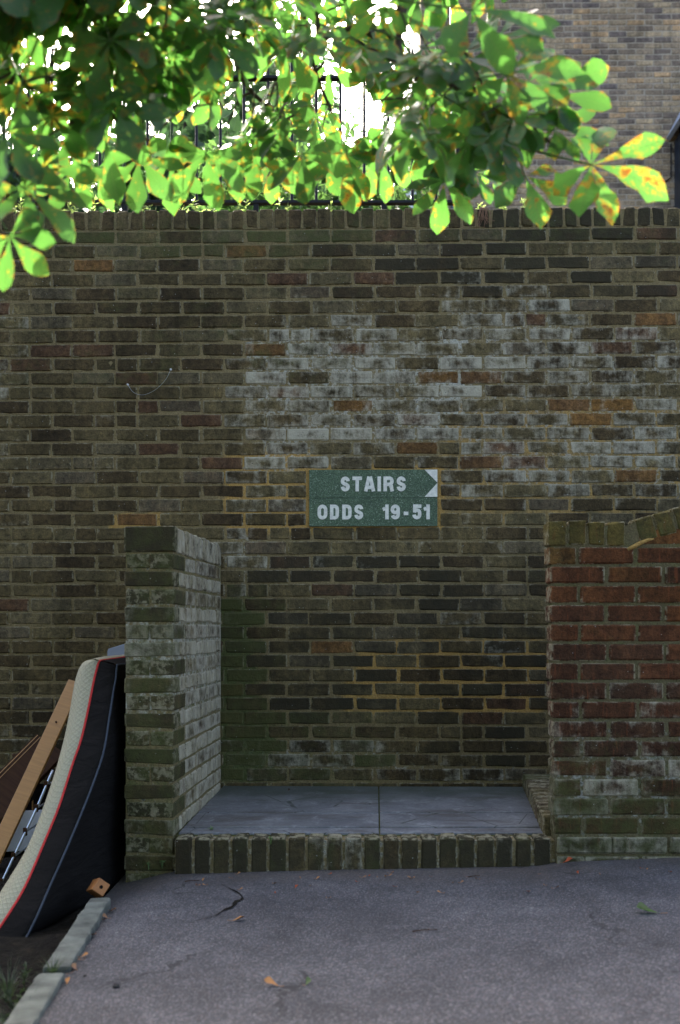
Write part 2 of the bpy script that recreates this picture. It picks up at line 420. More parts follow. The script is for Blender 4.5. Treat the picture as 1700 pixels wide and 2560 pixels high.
# earth everywhere else
me = mesh('ground', [(-150, -150, -0.34), (150, -150, -0.34), (150, 150, -0.34), (-150, 150, -0.34)], [(0, 1, 2, 3)])
tag(link('ground', me, M['soil']), 'bare earth around and under the lane', 'ground', kind='structure')
vs, fs = [], []; nx, ny = 40, 70
for j in range(ny + 1):
    for i in range(nx + 1):
        y = -3 + 8.3 * j / ny; xr = kerb_x(min(max(y, 1.0), 4.2)) - 0.055; x = -4.5 + (xr + 4.5) * (i / nx) ** 0.6
        vs.append((x, y, -0.135 + 0.035 * mnoise.noise((x * 6, y * 6, 0)) + 0.02 * mnoise.noise((x * 19, y * 19, 3))))
for j in range(ny):
    for i in range(nx):
        a = j * (nx + 1) + i; fs.append((a, a + 1, a + nx + 2, a + nx + 1))
tag(link('soil_bed', mesh('soil_bed', vs, fs, True), M['soil']), 'dark bare soil bed beside the concrete edging', 'soil', kind='structure')
# raised garden behind the retaining wall
mb = MB(); mb.box(-60, 60, 5.5, 120, -0.3, 3.05)
tag(mb.build('garden_bank', M['soil']), 'raised garden ground held by the brick wall', 'ground', kind='structure')

# ------------------------------------------------------------------ the long brick wall
K = 0.018; D0 = 5.24; SC = F / D0
WR = -math.atan(K)
wall = thing('brick_wall', 'tall weathered brown brick wall with whitish salt stains behind the step', 'wall', (0, D0, 0), WR)
def wpx(x): return 850 + x * SC
def wpy(z): return HY - (z - CZ) * SC
def wx(px): return (px - 850) / SC
def wz(py): return CZ + (HY - py) / SC
CH = 35.45 / SC; PITCH = 108.0 / SC; Z0 = wz(572)
SX0, SX1, SZ0, SZ1 = wx(773), wx(1093), wz(1316), wz(1175)      # the sign
def white(px, py):
    v = 0.74 * sbox(px, py, 595, 1150, 820, 1075, 110) + 0.62 * sbox(px, py, 1120, 1800, 790, 1260, 160)
    v += 0.30 * sbox(px, py, 720, 1010, 660, 850, 110) + 0.40 * sbox(px, py, 1060, 1420, 690, 810, 90)
    v += 0.42 * sbox(px, py, 620, 1100, 1060, 1180, 60) + 0.38 * sbox(px, py, 560, 770, 1120, 1300, 80)
    v += 0.34 * sbox(px, py, -60, 50, 640, 1400, 60) + 0.22 * sbox(px, py, 225, 275, 880, 1300, 60)
    v += 0.42 * sbox(px, py, 545, 650, 1330, 1570, 60) + 0.55 * sbox(px, py, 560, 1010, 1850, 1935, 40)
    v += 0.42 * sbox(px, py, 1000, 1360, 1890, 1970, 40) + 0.28 * sbox(px, py, 1100, 1300, 1540, 1660, 60)
    v += 0.25 * sbox(px, py, -50, 330, 1700, 2100, 120) + 0.20 * sbox(px, py, 560, 1300, 1300, 1420, 80)
    return min(1, v)
def mossy(px, py):
    v = 0.95 * sbox(px, py, 500, 660, 1480, 1980, 130) + 0.45 * sbox(px, py, 640, 1000, 1780, 1980, 120)
    v += 0.35 * sbox(px, py, -100, 1750, 500, 640, 110) + 0.22 * sbox(px, py, -100, 900, 600, 1000, 200) + 0.15
    return min(1, v)
def grimy_shaded(px, py):
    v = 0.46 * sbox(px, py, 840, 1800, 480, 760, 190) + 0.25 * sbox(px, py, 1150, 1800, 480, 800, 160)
    v += 0.44 * sbox(px, py, 540, 1400, 1340, 1990, 160) + 0.12 * sbox(px, py, -200, 400, 1300, 2100, 300) + 0.12 + 0.14 * sbox(px, py, -100, 700, 480, 760, 140)  # lower recess: dirt plus its shade, painted into the brick tone
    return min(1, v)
def ochre(px, py):
    v = 0.9 * sbox(px, py, 764, 1102, 1163, 1327, 8) + 0.7 * sbox(px, py, 560, 800, 1130, 1330, 60) + 0.6 * sbox(px, py, 890, 1370, 1600, 1700, 60)
    v += 0.5 * sbox(px, py, 850, 1360, 1690, 1790, 50) + 0.3 * sbox(px, py, 1100, 1800, 1000, 1320, 80) + 0.55 * sbox(px, py, 270, 410, 1280, 1330, 15) + 0.18
    return min(1, v)
W = Wall(wall, M['stock'], M['stock_attr'], 3); rnd = random.Random(11)
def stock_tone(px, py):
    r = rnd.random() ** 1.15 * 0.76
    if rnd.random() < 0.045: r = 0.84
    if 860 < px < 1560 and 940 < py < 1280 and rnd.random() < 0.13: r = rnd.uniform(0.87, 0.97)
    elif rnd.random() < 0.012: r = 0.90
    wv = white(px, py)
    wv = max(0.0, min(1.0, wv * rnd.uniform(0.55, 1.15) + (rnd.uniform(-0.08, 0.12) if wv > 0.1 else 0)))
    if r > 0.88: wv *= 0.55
    return (r, wv, max(0, min(1, mossy(px, py) * rnd.uniform(0.6, 1.3))), max(0, min(1, grimy_shaded(px, py) * rnd.uniform(0.4, 1.5) + rnd.uniform(0, 0.12))))
BL, BH, BD = PITCH - 0.0105, CH - 0.0105, 0.1025
XL, XR = wx(-620), wx(2300)
for row in range(44):
    zc = Z0 - CH * (row + 0.5); off = wx(20 if row % 2 else 71) + rnd.uniform(-0.008, 0.008)
    n0 = int((XL - off) / PITCH) - 1; n1_ = int((XR - off) / PITCH) + 1
    for k in range(n0, n1_):
        a, b = off + k * PITCH, off + (k + 1) * PITCH; a += rnd.uniform(-0.004, 0.004); segs = [(a, b)]
        if 17 <= row <= 20:
            lo, hi = SX0 - 0.012, SX1 + 0.012; segs = []
            if a < lo: segs.append((a, min(b, lo)))
            if b > hi: segs.append((max(a, hi), b))
        elif rnd.random() < 0.03: segs = [(a, (a + b) / 2), ((a + b) / 2, b)]
        for a2, b2 in segs:
            if b2 - a2 < 0.05: continue
            x = (a2 + b2) / 2; px, py = wpx(x), wpy(zc)
            vis = 0 <= px <= 1700 and 590 < py < 1975 and not (300 < px < 560 and py > 1320) and not (px > 1375 and py > 1290) and not (px < 300 and py > 1640 and px > 100)
            pr = (0 if vis else 9000) + math.hypot((px - 850) * 0.8, py - 1150)
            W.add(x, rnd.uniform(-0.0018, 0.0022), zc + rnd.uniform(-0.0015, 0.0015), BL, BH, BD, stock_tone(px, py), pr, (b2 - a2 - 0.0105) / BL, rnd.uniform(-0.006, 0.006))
W.flush(300)
# brick-on-edge coping
W2 = Wall(wall, M['stock'], M['stock_attr'], 4)
cp = 36.2 / SC; zt = wz(520) ; ch_ = zt - Z0
k = 0; x = XL
while x < XR:
    px = wpx(x + cp / 2); t = stock_tone(px, 560)
    W2.add(x + cp / 2, rnd.uniform(-0.002, 0.003), Z0 + ch_ / 2 + rnd.uniform(-0.004, 0.004), 0.066, ch_ - 0.008, 0.215, (t[0] * 0.8, t[1], 0.25 + 0.3 * rnd.random(), t[3]), abs(px - 850), rnd.uniform(0.95, 1.05), rnd.uniform(-0.01, 0.01), 'coping_brick')
    x += cp
W2.flush(48)
def wall_tone(co):
    px, py = wpx(co.x), wpy(co.z)
    return (ochre(px, py), min(1, white(px, py) * 0.6 + 0.12), mossy(px, py) * 0.85)
bedding('mortar', wall, XL, XR, -0.3, Z0 + 0.002, 0.0048, M['mortar'], wall_tone, 0.028, 0.0019, 1, yb=0.33)
bedding('mortar', wall, XL, XR, Z0 + 0.004, zt - 0.014, 0.006, M['mortar'], wall_tone, 0.03, 0.0015, 5, yb=0.209)

# ------------------------------------------------------------------ sign with inlaid letters
def stroke(mb, pts, wdt, y, dep, closed=False):
    pts = [Vector(p) for p in pts]; n = len(pts); L, Rr = [], []
    for i, q in enumerate(pts):
        if closed: a, b = pts[i - 1], pts[(i + 1) % n]
        else: a, b = pts[max(i - 1, 0)], pts[min(i + 1, n - 1)]
        d1 = (q - a).normalized() if (q - a).length > 1e-9 else (b - q).normalized()
        d2 = (b - q).normalized() if (b - q).length > 1e-9 else d1
        t = (d1 + d2).normalized(); nn = Vector((-t.y, t.x)); m = 1 / max(0.5, nn.dot(Vector((-d1.y, d1.x))))
        L.append(q + nn * wdt / 2 * m); Rr.append(q - nn * wdt / 2 * m)
    b0 = len(mb.v)
    for a, b in zip(L, Rr):
        mb.v += [Vector((a.x, y, a.y)), Vector((b.x, y, b.y)), Vector((a.x, y + dep, a.y)), Vector((b.x, y + dep, b.y))]
    rg = range(n) if closed else range(n - 1)
    for i in rg:
        p0, p1 = b0 + 4 * i, b0 + 4 * ((i + 1) % n)
        mb.f += [(p0, p1, p1 + 1, p0 + 1), (p0 + 2, p0, p0 + 1, p0 + 3)[:0] or (p0, p0 + 2, p1 + 2, p1), (p0 + 1, p1 + 1, p1 + 3, p0 + 3)]
    if not closed:
        e = b0 + 4 * (n - 1); mb.f += [(b0, b0 + 1, b0 + 3, b0 + 2), (e, e + 2, e + 3, e + 1)]
def arc(cx, cy, rx, ry, a0, a1, n=10):
    return [(cx + rx * math.cos(R(a0 + (a1 - a0) * i / n)), cy + ry * math.sin(R(a0 + (a1 - a0) * i / n))) for i in range(n + 1)]
def glyph(ch, w_, h, t):
    """list of (points, closed) strokes of a condensed bold letter in a box w_ x h; t = stroke width"""
    k = t / 2; x0, x1, y0, y1 = k, w_ - k, k, h - k; c = w_ / 2; rx = (x1 - x0) / 2; ry = rx * 1.05
    if ch == 'T': return [([(0, y1), (w_, y1)], 0), ([(c, y1 - k), (c, 0)], 0)]
    if ch == 'I': return [([(c, 0), (c, h)], 0)]
    if ch == '-': return [([(0, h * 0.40), (w_, h * 0.40)], 0)]
    if ch == '1': return [([(w_ - k, 0), (w_ - k, h)], 0), ([(w_ - t + 0.0004, h - t * 1.15), (w_ - t * 1.7, h - t * 1.4)], 0)]
    if ch == 'A': return [([(k * 0.75, 0), (c - k * 0.35, h)], 0), ([(w_ - k * 0.75, 0), (c + k * 0.35, h)], 0), ([(w_ * 0.25, h * 0.27), (w_ * 0.75, h * 0.27)], 0)]
    if ch == 'O': return [(arc(c, y1 - ry, rx, ry, 180, 0, 12) + arc(c, y0 + ry, rx, ry, 0, -180, 12), 1)]
    if ch == 'D': return [([(x0, 0), (x0, h)], 0), ([(x0 + k * 0.9, y1)] + arc(x1 - rx * 0.95, y1 - ry * 0.95, rx * 0.95, ry * 0.95, 90, 0, 8) + arc(x1 - rx * 0.95, y0 + ry * 0.95, rx * 0.95, ry * 0.95, 0, -90, 8) + [(x0 + k * 0.9, y0)], 0)]
    if ch == 'R':
        m = h * 0.47; r2 = (y1 - m) / 2
        return [([(x0, 0), (x0, h)], 0), ([(x0 + k * 0.9, y1)] + arc(x1 - r2 * 0.8, m + r2, r2 * 0.8, r2, 90, -90, 12) + [(x0 + k * 0.9, m)], 0),
                ([(x1 - r2 * 0.75, m - k * 0.7), (x1 - k * 0.35, m * 0.72), (x1 - k * 0.1, h * 0.14), (x1 + k * 0.25, 0)], 0)]
    if ch == 'S':
        m = h * 0.5
        return [(arc(c, y1 - ry, rx, ry, 0, 180, 10) + [(x0 + w_ * 0.03, h * 0.60), (x0 + w_ * 0.17, m + h * 0.025), (x1 - w_ * 0.17, m - h * 0.045), (x1 - w_ * 0.03, h * 0.385)] + arc(c, y0 + ry, rx, ry, 0, -180, 10), 0)]
    if ch == '5':
        return [([(x1 + k, y1), (x0 + k * 0.9, y1), (x0 + k * 0.55, h * 0.50)][:2], 0), ([(x0 + k * 0.5, h), (x0 + k * 0.3, h * 0.46)], 0),
                ([(x0, h * 0.50)] + arc(c, h * 0.62 - ry, rx, ry, 125, 0, 8) + arc(c, y0 + ry, rx, ry, 0, -180, 10), 0)]
    if ch == '9':
        return [(arc(c, y1 - ry, rx, ry, 0, 180, 10) + arc(c, h * 0.46 + ry * 0.9, rx, ry * 0.9, 180, 360, 10), 1), (([(x1, y1 - ry)]) + arc(c, y0 + ry, rx, ry, 0, -165, 12), 0)]
g = G('green_terrazzo'); p = g.pos()
vr = g.sep(g.voro(p, 330, 'Color'))[0]
c = g.ramp(vr, [(0.0, (0.033, 0.050, 0.027)), (0.5, (0.058, 0.090, 0.046)), (0.85, (0.090, 0.138, 0.070)), (0.97, (0.15, 0.21, 0.13)), (1.0, (0.36, 0.40, 0.29))])
c = g.mix(1.0, c, g.ramp(g.noise(p, 7, 5), [(0.3, (0.86, 0.86, 0.86)), (0.7, (1.12, 1.12, 1.12))]), 'MULTIPLY')
M['terrazzo'] = g.done(g.bsdf(c, 0.6, 0.3, g.bump(g.noise(p, 300, 3), 0.25, 0.002)))
g = G('letter_inlay'); p = g.pos(); n = g.noise(p, 60, 6, 0.7)
c = g.ramp(n, [(0.3, (0.50, 0.48, 0.39)), (0.55, (0.68, 0.66, 0.54)), (0.8, (0.78, 0.76, 0.63))])
M['letter'] = g.done(g.bsdf(c, 0.8, 0.2, g.bump(n, 0.2, 0.002)))
sign = thing('stairs_sign', 'green speckled stairs sign with white lettering and arrow set in the brick wall', 'sign', (0, D0, 0), WR)
zm = wz(1245.5); YF = -0.007
mb = MB(); mb.box(SX0, SX1, YF, 0.05, zm + 0.0006, SZ1); mb.build('upper_panel', M['terrazzo'], sign, bevel=0.0012)
mb = MB(); mb.box(SX0, SX1, YF, 0.05, SZ0, zm - 0.0006); mb.build('lower_panel', M['terrazzo'], sign, bevel=0.0012)
# white corners that leave the arrow point
tip = (wx(1092.2), wz(1208)); xa = wx(1061)
for tri in ([(xa, SZ1 - 0.0008), (SX1 - 0.0008, SZ1 - 0.0008), (SX1 - 0.0008, tip[1] + 0.0012)], [(xa, wz(1243)), (SX1 - 0.0008, tip[1] - 0.0012), (SX1 - 0.0008, wz(1243))]):
    mb = MB(); mb.add([(a, YF - 0.0015, b) for a, b in tri] + [(a, YF + 0.004, b) for a, b in tri], [(0, 1, 2), (3, 5, 4), (0, 3, 4, 1), (1, 4, 5, 2), (2, 5, 3, 0)])
    mb.build('arrow_corner', M['letter'], sign)
# letter boxes measured on the sign: x0, x1 in photo columns
for txt, y0_, y1_, boxes in (('STAIRS', 1229, 1192, [(852, 874.5), (881, 905), (911, 937), (943, 953), (958.5, 984), (991.5, 1014)]),
                             ('ODDS19-51', 1299, 1262, [(794, 818.5), (825, 847.5), (855.5, 879), (886, 908), (955, 971.5), (976.5, 999.5), (1009, 1020.5), (1030.5, 1053), (1057.5, 1074)])):
    for chh, (a, b) in zip(txt, boxes):
        mb = MB(); X0 = wx(a); wdt = wx(b) - X0; hh = wz(y1_) - wz(y0_); zb = wz(y0_); tt = 8.7 / SC
        if chh == '-': tt = 8.5 / SC
        for i, (pts, cl) in enumerate(glyph(chh, wdt, hh, tt)):
            stroke(mb, [(X0 + q[0], zb + q[1]) for q in pts], tt, YF - 0.0012 - 0.0002 * i, 0.005, bool(cl))
        mb.build('letter', M['letter'], sign)

# ------------------------------------------------------------------ left wing wall (one brick thick, English bond)
WD = 4.19; WROT = -math.atan(0.075)
wing = thing('brick_wing_wall', 'free-standing mossy brick wing wall with brick-on-edge top at the left of the step', 'wall', (P(435, 0, WD).x, WD, 0), WROT)
WW = 0.2145; WLEN = 1.02; ztop = CZ + (HY - 1313) / F * WD; zc0 = ztop - 0.113
Wg = Wall(wing, M['stock'], M['stock_attr'], 8); rnd = random.Random(21)
def wing_tone(z, front=True):
    t = (ztop - z) / ztop
    wv = 0.55 * sbox(0, z, -1, 1, 0.82, 1.08, 0.1) + 0.42 * sbox(0, z, -1, 1, 0.66, 0.78, 0.06) + 0.6 * sbox(0, z, -1, 1, 0.10, 0.21, 0.05)
    if not front:
        return (rnd.uniform(0.55, 0.78), 0.62 + 0.2 * rnd.random() - (0.12 if z > 1.05 else 0), 0.02 + (0.35 if z < 0.75 else 0.0) * rnd.random(), 0.05)  # pale side: salt bloom plus the brighter side light, put into the tone
    return (rnd.uniform(0.1, 0.6), max(0, min(1, wv * rnd.uniform(0.6, 1.2))), 0.50 + 0.25 * rnd.random(), rnd.uniform(0.5, 0.9) + (0.2 if z > 1.1 else 0))  # dark front: moss and dirt plus the front's shade, put into the tone
y = 0.0
while y < WLEN - 0.03:
    # coping bricks lie across the wall: length along local x
    Wg.add(-WW / 2, y + 0.002 * rnd.random(), zc0 + 0.113 / 2 + rnd.uniform(-0.003, 0.003), WW, 0.107, 0.066, wing_tone(1.38, y < 0.01), 0, rnd.uniform(0.985, 1.01), rnd.uniform(-0.01, 0.01), 'coping_brick')
    y += 0.0745
for row in range(20):
    zc = zc0 - 0.075 * (row + 0.5)
    if zc < -0.16: break
    if row % 2 == 0:     # stretchers running back, two side by side
        for side in (0, 1):
            y = 0.0
            while y < WLEN:
                ln = min(0.216, WLEN - y)
                xx = -WW / 4 - WW / 2 * (1 - side)
                # brick along y: rotate by 90 degrees
                Wg.add(-WW / 2 + 0.0015 + rnd.uniform(-0.002, 0.002) if side == 0 else -0.0025 + rnd.uniform(-0.003, 0.003), y + ln / 2, zc, 0.216, 0.065, 0.1015, wing_tone(zc, y < 0.01), 1, ln / 0.216 * 0.985, math.pi / 2 + rnd.uniform(-0.006, 0.006)) if ln > 0.04 else None
                y += 0.2265
    else:
        y = 0.0; first = True
        while y < WLEN - 0.02:
            ln = 0.1025
            Wg.add(-WW / 2 + rnd.uniform(-0.002, 0.002), y + rnd.uniform(0, 0.003), zc, WW, 0.065, 0.1025, wing_tone(zc, y < 0.01), 1, rnd.uniform(0.99, 1.012), rnd.uniform(-0.008, 0.008))
            y += 0.1135
Wg.flush(300)
def wing_m(co):
    z = co.z; return (0.15, 0.35 + 0.3 * sbox(0, z, -1, 1, 0.6, 1.1, 0.2), 0.55)
mb = MB()
for i in range(14):
    z0, z1 = -0.3 + (zc0 + 0.3) * i / 14, -0.3 + (zc0 + 0.3) * (i + 1) / 14
    for j in range(8):
        mb.box(-WW + 0.006, -0.007, 0.006 + 1.03 * j / 8, 0.006 + 1.03 * (j + 1) / 8, z0, z1)
mb = MB(); mb.box(-WW + 0.006, -0.007, 0.006, WLEN + 0.03, -0.3, zc0 + 0.001); mb.box(-WW + 0.008, -0.009, 0.008, WLEN + 0.02, zc0 + 0.003, ztop - 0.012)
me = mesh('mortar', mb.v, mb.f); bm = bmesh.new(); bm.from_mesh(me); bmesh.ops.subdivide_edges(bm, edges=bm.edges, cuts=9, use_grid_fill=True); bm.to_mesh(me); bm.free()
tone_attr(me, wing_m); link('mortar', me, M['mortar'], wing)

# ------------------------------------------------------------------ step: brick-on-edge kerb and paving slabs
SD = 4.135
step = thing('entrance_step', 'low step of grey paving slabs edged with dark upright bricks', 'step', (0, 0, 0))
Ws = Wall(step, M['stock'], M['stock_attr'], 9); rnd = random.Random(31)
x = P(438, 0, SD).x; xe = P(1388, 0, SD).x; i = 0
while x < xe - 0.03:
    px = 850 + x / SD * F
    wv = 0.75 * sbox(px, 0, 700, 930, -9, 9, 60) * rnd.uniform(0.3, 1.1) + 0.15 * rnd.random()
    H_ = 0.20; zt_ = 0.119 + rnd.uniform(-0.003, 0.003)
    Ws.add(x + 0.033, SD + rnd.uniform(-0.004, 0.004), zt_ - H_ / 2, 0.066, H_, 0.1025, (rnd.uniform(0, 0.5), wv, 0.35 * rnd.random() + 0.1, rnd.uniform(0.7, 1.0)), 0, rnd.uniform(0.95, 1.07), rnd.uniform(-0.02, 0.02), 'edge_brick')
    x += 0.0785
Ws.flush(300)
mb = MB(); mb.box(P(436, 0, SD).x, xe + 0.002, SD + 0.010, SD + 0.099, -0.2, 0.107); me = mesh('mortar', mb.v, mb.f)
tone_attr(me, lambda co: (0.1, 0.5, 0.25)); link('mortar', me, M['mortar'], step)
g = G('paving_slab'); p = g.pos(); oi = g.n('ShaderNodeObjectInfo')
n1 = g.noise(p, 5, 6, 0.6); n2 = g.noise(p, 60, 5, 0.7); n3 = g.noise(g.scale(p, (3, 14, 3)), 1.0, 5, 0.6)
c = g.ramp(n1, [(0.3, (0.10, 0.10, 0.10)), (0.55, (0.165, 0.162, 0.158)), (0.75, (0.22, 0.212, 0.198))])
c = g.mix(1.0, c, g.ramp(n2, [(0.25, (0.62, 0.62, 0.62)), (0.7, (1.2, 1.2, 1.2))]), 'MULTIPLY')
c = g.mix(g.math('MULTIPLY', g.step(n3, 0.50, 0.66), 0.7), c, (0.075, 0.062, 0.050))
st2 = g.step(g.noise(p, 11, 6, 0.75, 0.5), 0.54, 0.66); c = g.mix(g.math('MULTIPLY', st2, 0.55), c, (0.30, 0.30, 0.29))
ck_ = g.math('LESS_THAN', g.voro(g.scale(p, (1, 1.4, 1)), 2.6, 'Distance', 'DISTANCE_TO_EDGE'), 0.006)
c = g.mix(g.math('MULTIPLY', g.math('MULTIPLY', ck_, g.step(n1, 0.42, 0.52)), 0.85), c, (0.025, 0.027, 0.016))
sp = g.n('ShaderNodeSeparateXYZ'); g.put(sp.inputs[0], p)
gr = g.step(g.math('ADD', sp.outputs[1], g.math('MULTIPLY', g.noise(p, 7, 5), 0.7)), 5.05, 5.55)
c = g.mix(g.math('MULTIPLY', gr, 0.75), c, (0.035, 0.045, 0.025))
M['slab'] = g.done(g.bsdf(c, 0.62, 0.45, g.bump(g.math('ADD', n2, n1), 0.35, 0.006)))
def fz(y): return 0.117 + (y - 4.24) * 0.038
slab_rows = [(4.248, 4.335), (4.353, 4.62), (4.636, 5.285)]
def left_x(y): return P(435, 0, WD).x + (y - WD) * 0.075 + 0.004
rnd = random.Random(5)
for ri, (ya, yb) in enumerate(slab_rows):
    for xa_, xb_ in ((None, 0.1655), (0.1715, 1.9)):
        xs = lambda y, q: (left_x(y) if q is None else q + (y - 4.24) * 0.035)
        dz = rnd.uniform(-0.002, 0.002)
        top = [(xs(ya, xa_), ya, fz(ya) + dz), (xs(ya, xb_), ya, fz(ya) + dz), (xs(yb, xb_), yb, fz(yb) + dz), (xs(yb, xa_), yb, fz(yb) + dz)]
        mb = MB(); mb.add([(a, b, c_ - 0.05) for a, b, c_ in top] + top, [(0, 3, 2, 1), (4, 5, 6, 7), (0, 1, 5, 4), (1, 2, 6, 5), (2, 3, 7, 6), (3, 0, 4, 7)])
        mb.build('paving_slab', M['slab'], step, bevel=0.004)
mb = MB(); mb.box(-0.75, 1.9, SD + 0.10, 5.29, -0.25, 0.098)
for v in mb.v:
    if v.z > 0: v.z = fz(v.y) - 0.008
me = mesh('slab_bed', mb.v, mb.f)
tone_attr(me, lambda co: (0.0, 0.0, 0.8)); link('slab_bed', me, M['mortar'], step)

# stairs going up to the right behind the parapet
stairs = thing('brick_stairs', 'brick-edged stairs rising to the right behind the red brick parapet', 'stairs')
Wt = Wall(stairs, M['stock'], M['stock_attr'], 12); rnd = random.Random(41)
for s_ in range(4):
    zb = 0.16 + 0.075 * s_ ; X0 = 0.862 + 0.30 * s_
    y = 4.236
    while y < 5.16:
        h_ = 0.11
        Wt.add(X0 + (y - 4.2) * 0.098 + 0.1075, y, fz(y) + 0.075 * (s_ + 1) - h_ / 2, 0.215, h_, 0.066, (rnd.uniform(0.45, 0.8), 0.1, 0.2 + (0.5 if y > 5 else 0), 0.15), s_, 1.0, 0.0, 'nosing_brick')
        y += 0.0755
    mb = MB(); q = 0.215
    vs = [(X0 + (4.235 - 4.2) * 0.098 + q, 4.235), (2.6, 4.235), (2.6, 5.2), (X0 + (5.2 - 4.2) * 0.098 + q, 5.2)]
    mb.add([(a, b, -0.2) for a, b in vs] + [(a, b, fz(b) + 0.075 * (s_ + 1) - 0.006 - 0.0015 * s_) for a, b in vs], [(0, 3, 2, 1), (4, 5, 6, 7), (0, 1, 5, 4), (1, 2, 6, 5), (2, 3, 7, 6), (3, 0, 4, 7)])
    mb.build('tread', M['slab'], stairs)
Wt.flush(300)

# ------------------------------------------------------------------ right parapet (half brick thick, raking top)
PD = 4.12; PS = F / PD
par = thing('brick_parapet', 'red-brown brick parapet with olive brick-on-edge top that slopes up to the right', 'wall', (P(1374, 0, PD).x, PD, 0), -math.atan(0.01))
Wp = Wall(par, M['red'], M['red_attr'], 14); rnd = random.Random(51)
zt = CZ + (HY - 1303) / PS; PCH = 48.3 / PS; zr0 = CZ + (HY - 1365) / PS
RAKE = 0.285; XK = (1565 - 1374) / PS; PEND = 1.42
def red_tone(x, z):
    low = max(0, min(1, (0.62 - z) / 0.5)); topr = max(0, min(1, (z - 0.75) / 0.3))
    wv = 0.62 * sbox(0, z, -1, 1, 0.20, 0.46, 0.12) + 0.35 * sbox(0, z, -1, 1, 0.44, 0.78, 0.15) + 0.3 * (z < 0.16)
    return (rnd.uniform(0.45, 0.86) * (0.55 + 0.45 * topr) + 0.06, max(0, min(1, wv * rnd.uniform(0.5, 1.2))), max(0, min(1, 0.62 * low + 0.2 + rnd.uniform(-0.12, 0.15))), rnd.uniform(0.15, 0.42))
for row in range(-6, 19):
    zc = zr0 - PCH * (row + 0.5); lean = 0.022 * max(0, row) / 16 + rnd.uniform(-0.003, 0.003)
    half = row % 2 == 0; x = lean; k = 0
    if row < 0: x = XK + 0.05 + (-row - 1) * PCH / RAKE
    while x < PEND:
        ln = 0.111 if (half and k == 0 and row >= 0) else 0.2255
        ln = min(ln, PEND - x)
        if ln > 0.04:
            if row >= 15: tn = (0.0, 0.45 + 0.2 * rnd.random(), 0.6, 0.35)
            else: tn = red_tone(x, zc)
            pj = 0.0 if 0 <= row < 15 else (-0.006 if row > 0 else 0.005)
            Wp.add(x + ln / 2 + (0.010 if row >= 15 and k == 0 else 0), pj + rnd.uniform(-0.003, 0.003), zc, 0.2255, PCH - 0.012, 0.1025, tn, 0, ln / 0.2255, rnd.uniform(-0.006, 0.006))
        x += ln + 0.012; k += 1
x = 0.0
for k in range(4):
    Wp.add(x + 0.036 - (0.004 if k == 0 else 0), rnd.uniform(-0.004, 0.002), (zt + zr0) / 2 + 0.002 + rnd.uniform(-0.003, 0.004), 0.072, zt - zr0 - 0.004, 0.112, (1.07, 0.08, 0.35, 0.12), 0, rnd.uniform(0.97, 1.05), 0, 'coping_brick')
    x += XK / 4
ang = math.atan(RAKE); s_ = 0.032
for k in range(14):
    cx_ = XK + 0.004 + (s_ + 0.038) * math.cos(ang); czz = zt + (s_ + 0.038) * math.sin(ang) - 0.051
    Wp.add(cx_ + 0.012, rnd.uniform(-0.004, 0.004), czz + 0.002, 0.073, 0.099, 0.112, (1.07, 0.05, 0.5, 0.62), 0, 1.0, 0, 'coping_brick', -ang)
    s_ += 0.082
Wp.flush(300)
def par_m(co):
    z = co.z; return (0.28 if z > 0.9 else 0.15, 0.22 + 0.33 * sbox(0, z, -1, 1, 0.12, 0.55, 0.2), 0.5)
mb = MB()
prof = [(0.012, 0.097), (0.004, zt - 0.016), (XK + 0.01, zt - 0.016), (PEND - 0.01, zt - 0.03 + (PEND - XK) * RAKE), (PEND - 0.01, 0.097)]
prof = [(0.030, -0.2), (0.007, zt - 0.018), (XK, zt - 0.018), (PEND - 0.01, zt - 0.028 + (PEND - 0.01 - XK) * RAKE), (PEND - 0.01, -0.2)]
n = len(prof); mb.add([(a, 0.006, b) for a, b in prof] + [(a, 0.096, b) for a, b in prof], [tuple(range(n))[::-1], tuple(range(n, 2 * n))] + [(i, (i + 1) % n, n + (i + 1) % n, n + i) for i in range(n)])
me = mesh('mortar', mb.v, mb.f); bm = bmesh.new(); bm.from_mesh(me); bmesh.ops.triangulate(bm, faces=bm.faces); bmesh.ops.recalc_face_normals(bm, faces=bm.faces)
bmesh.ops.subdivide_edges(bm, edges=bm.edges, cuts=10, use_grid_fill=True); bm.to_mesh(me); bm.free()
tone_attr(me, par_m); link('mortar', me, M['mortar_red'], par)
# smear of cement where the slope starts
mb = MB(); pts = [P(1568, 1375, PD), P(1585, 1366, PD), P(1602, 1357, PD), P(1620, 1350, PD), P(1634, 1347, PD)]
mb.tube([Vector((q.x - par.location.x, 0.002, q.z)) for q in pts], [0.008, 0.010, 0.009, 0.007, 0.003], 6)
me = mesh('cement_smear', mb.v, mb.f, True); tone_attr(me, lambda co: (0.9, 0.35, 0.1)); link('cement_smear', me, M['mortar_red'], par)

# ------------------------------------------------------------------ iron railing on the wall
M['iron'] = simple('black_iron', (0.010, 0.010, 0.010), 0.6, 0.2, 0.4, 30, 0.3)
RD = 5.46; RS = F / RD
rail = thing('iron_railing', 'black iron railing with thin upright bars standing on the brick wall', 'railing', (0, RD, 0))
def rx(px): return (px - 850) / RS
def rz_(py): return CZ + (HY - py) / RS
for py, th in ((507, 0.016), (196, 0.016)):
    mb = MB(); mb.box(rx(-500), rx(1146), -0.019, 0.019, rz_(py) - th / 2, rz_(py) + th / 2); mb.build('rail', M['iron'], rail, bevel=0.002)
bar = MB(); bar.tube([(0, 0, rz_(507)), (0, 0, rz_(150)), (0, 0, rz_(140)), (0, 0, rz_(118))], [0.008, 0.008, 0.011, 0.001], 8)
bm_ = mesh('bar', bar.v, bar.f); bm_.materials.append(M['iron'])
px = -470
while px < 1120:
    link('bar', bm_, None, rail, (rx(px) + random.Random(px).uniform(-0.003, 0.003), 0, 0)); px += 60
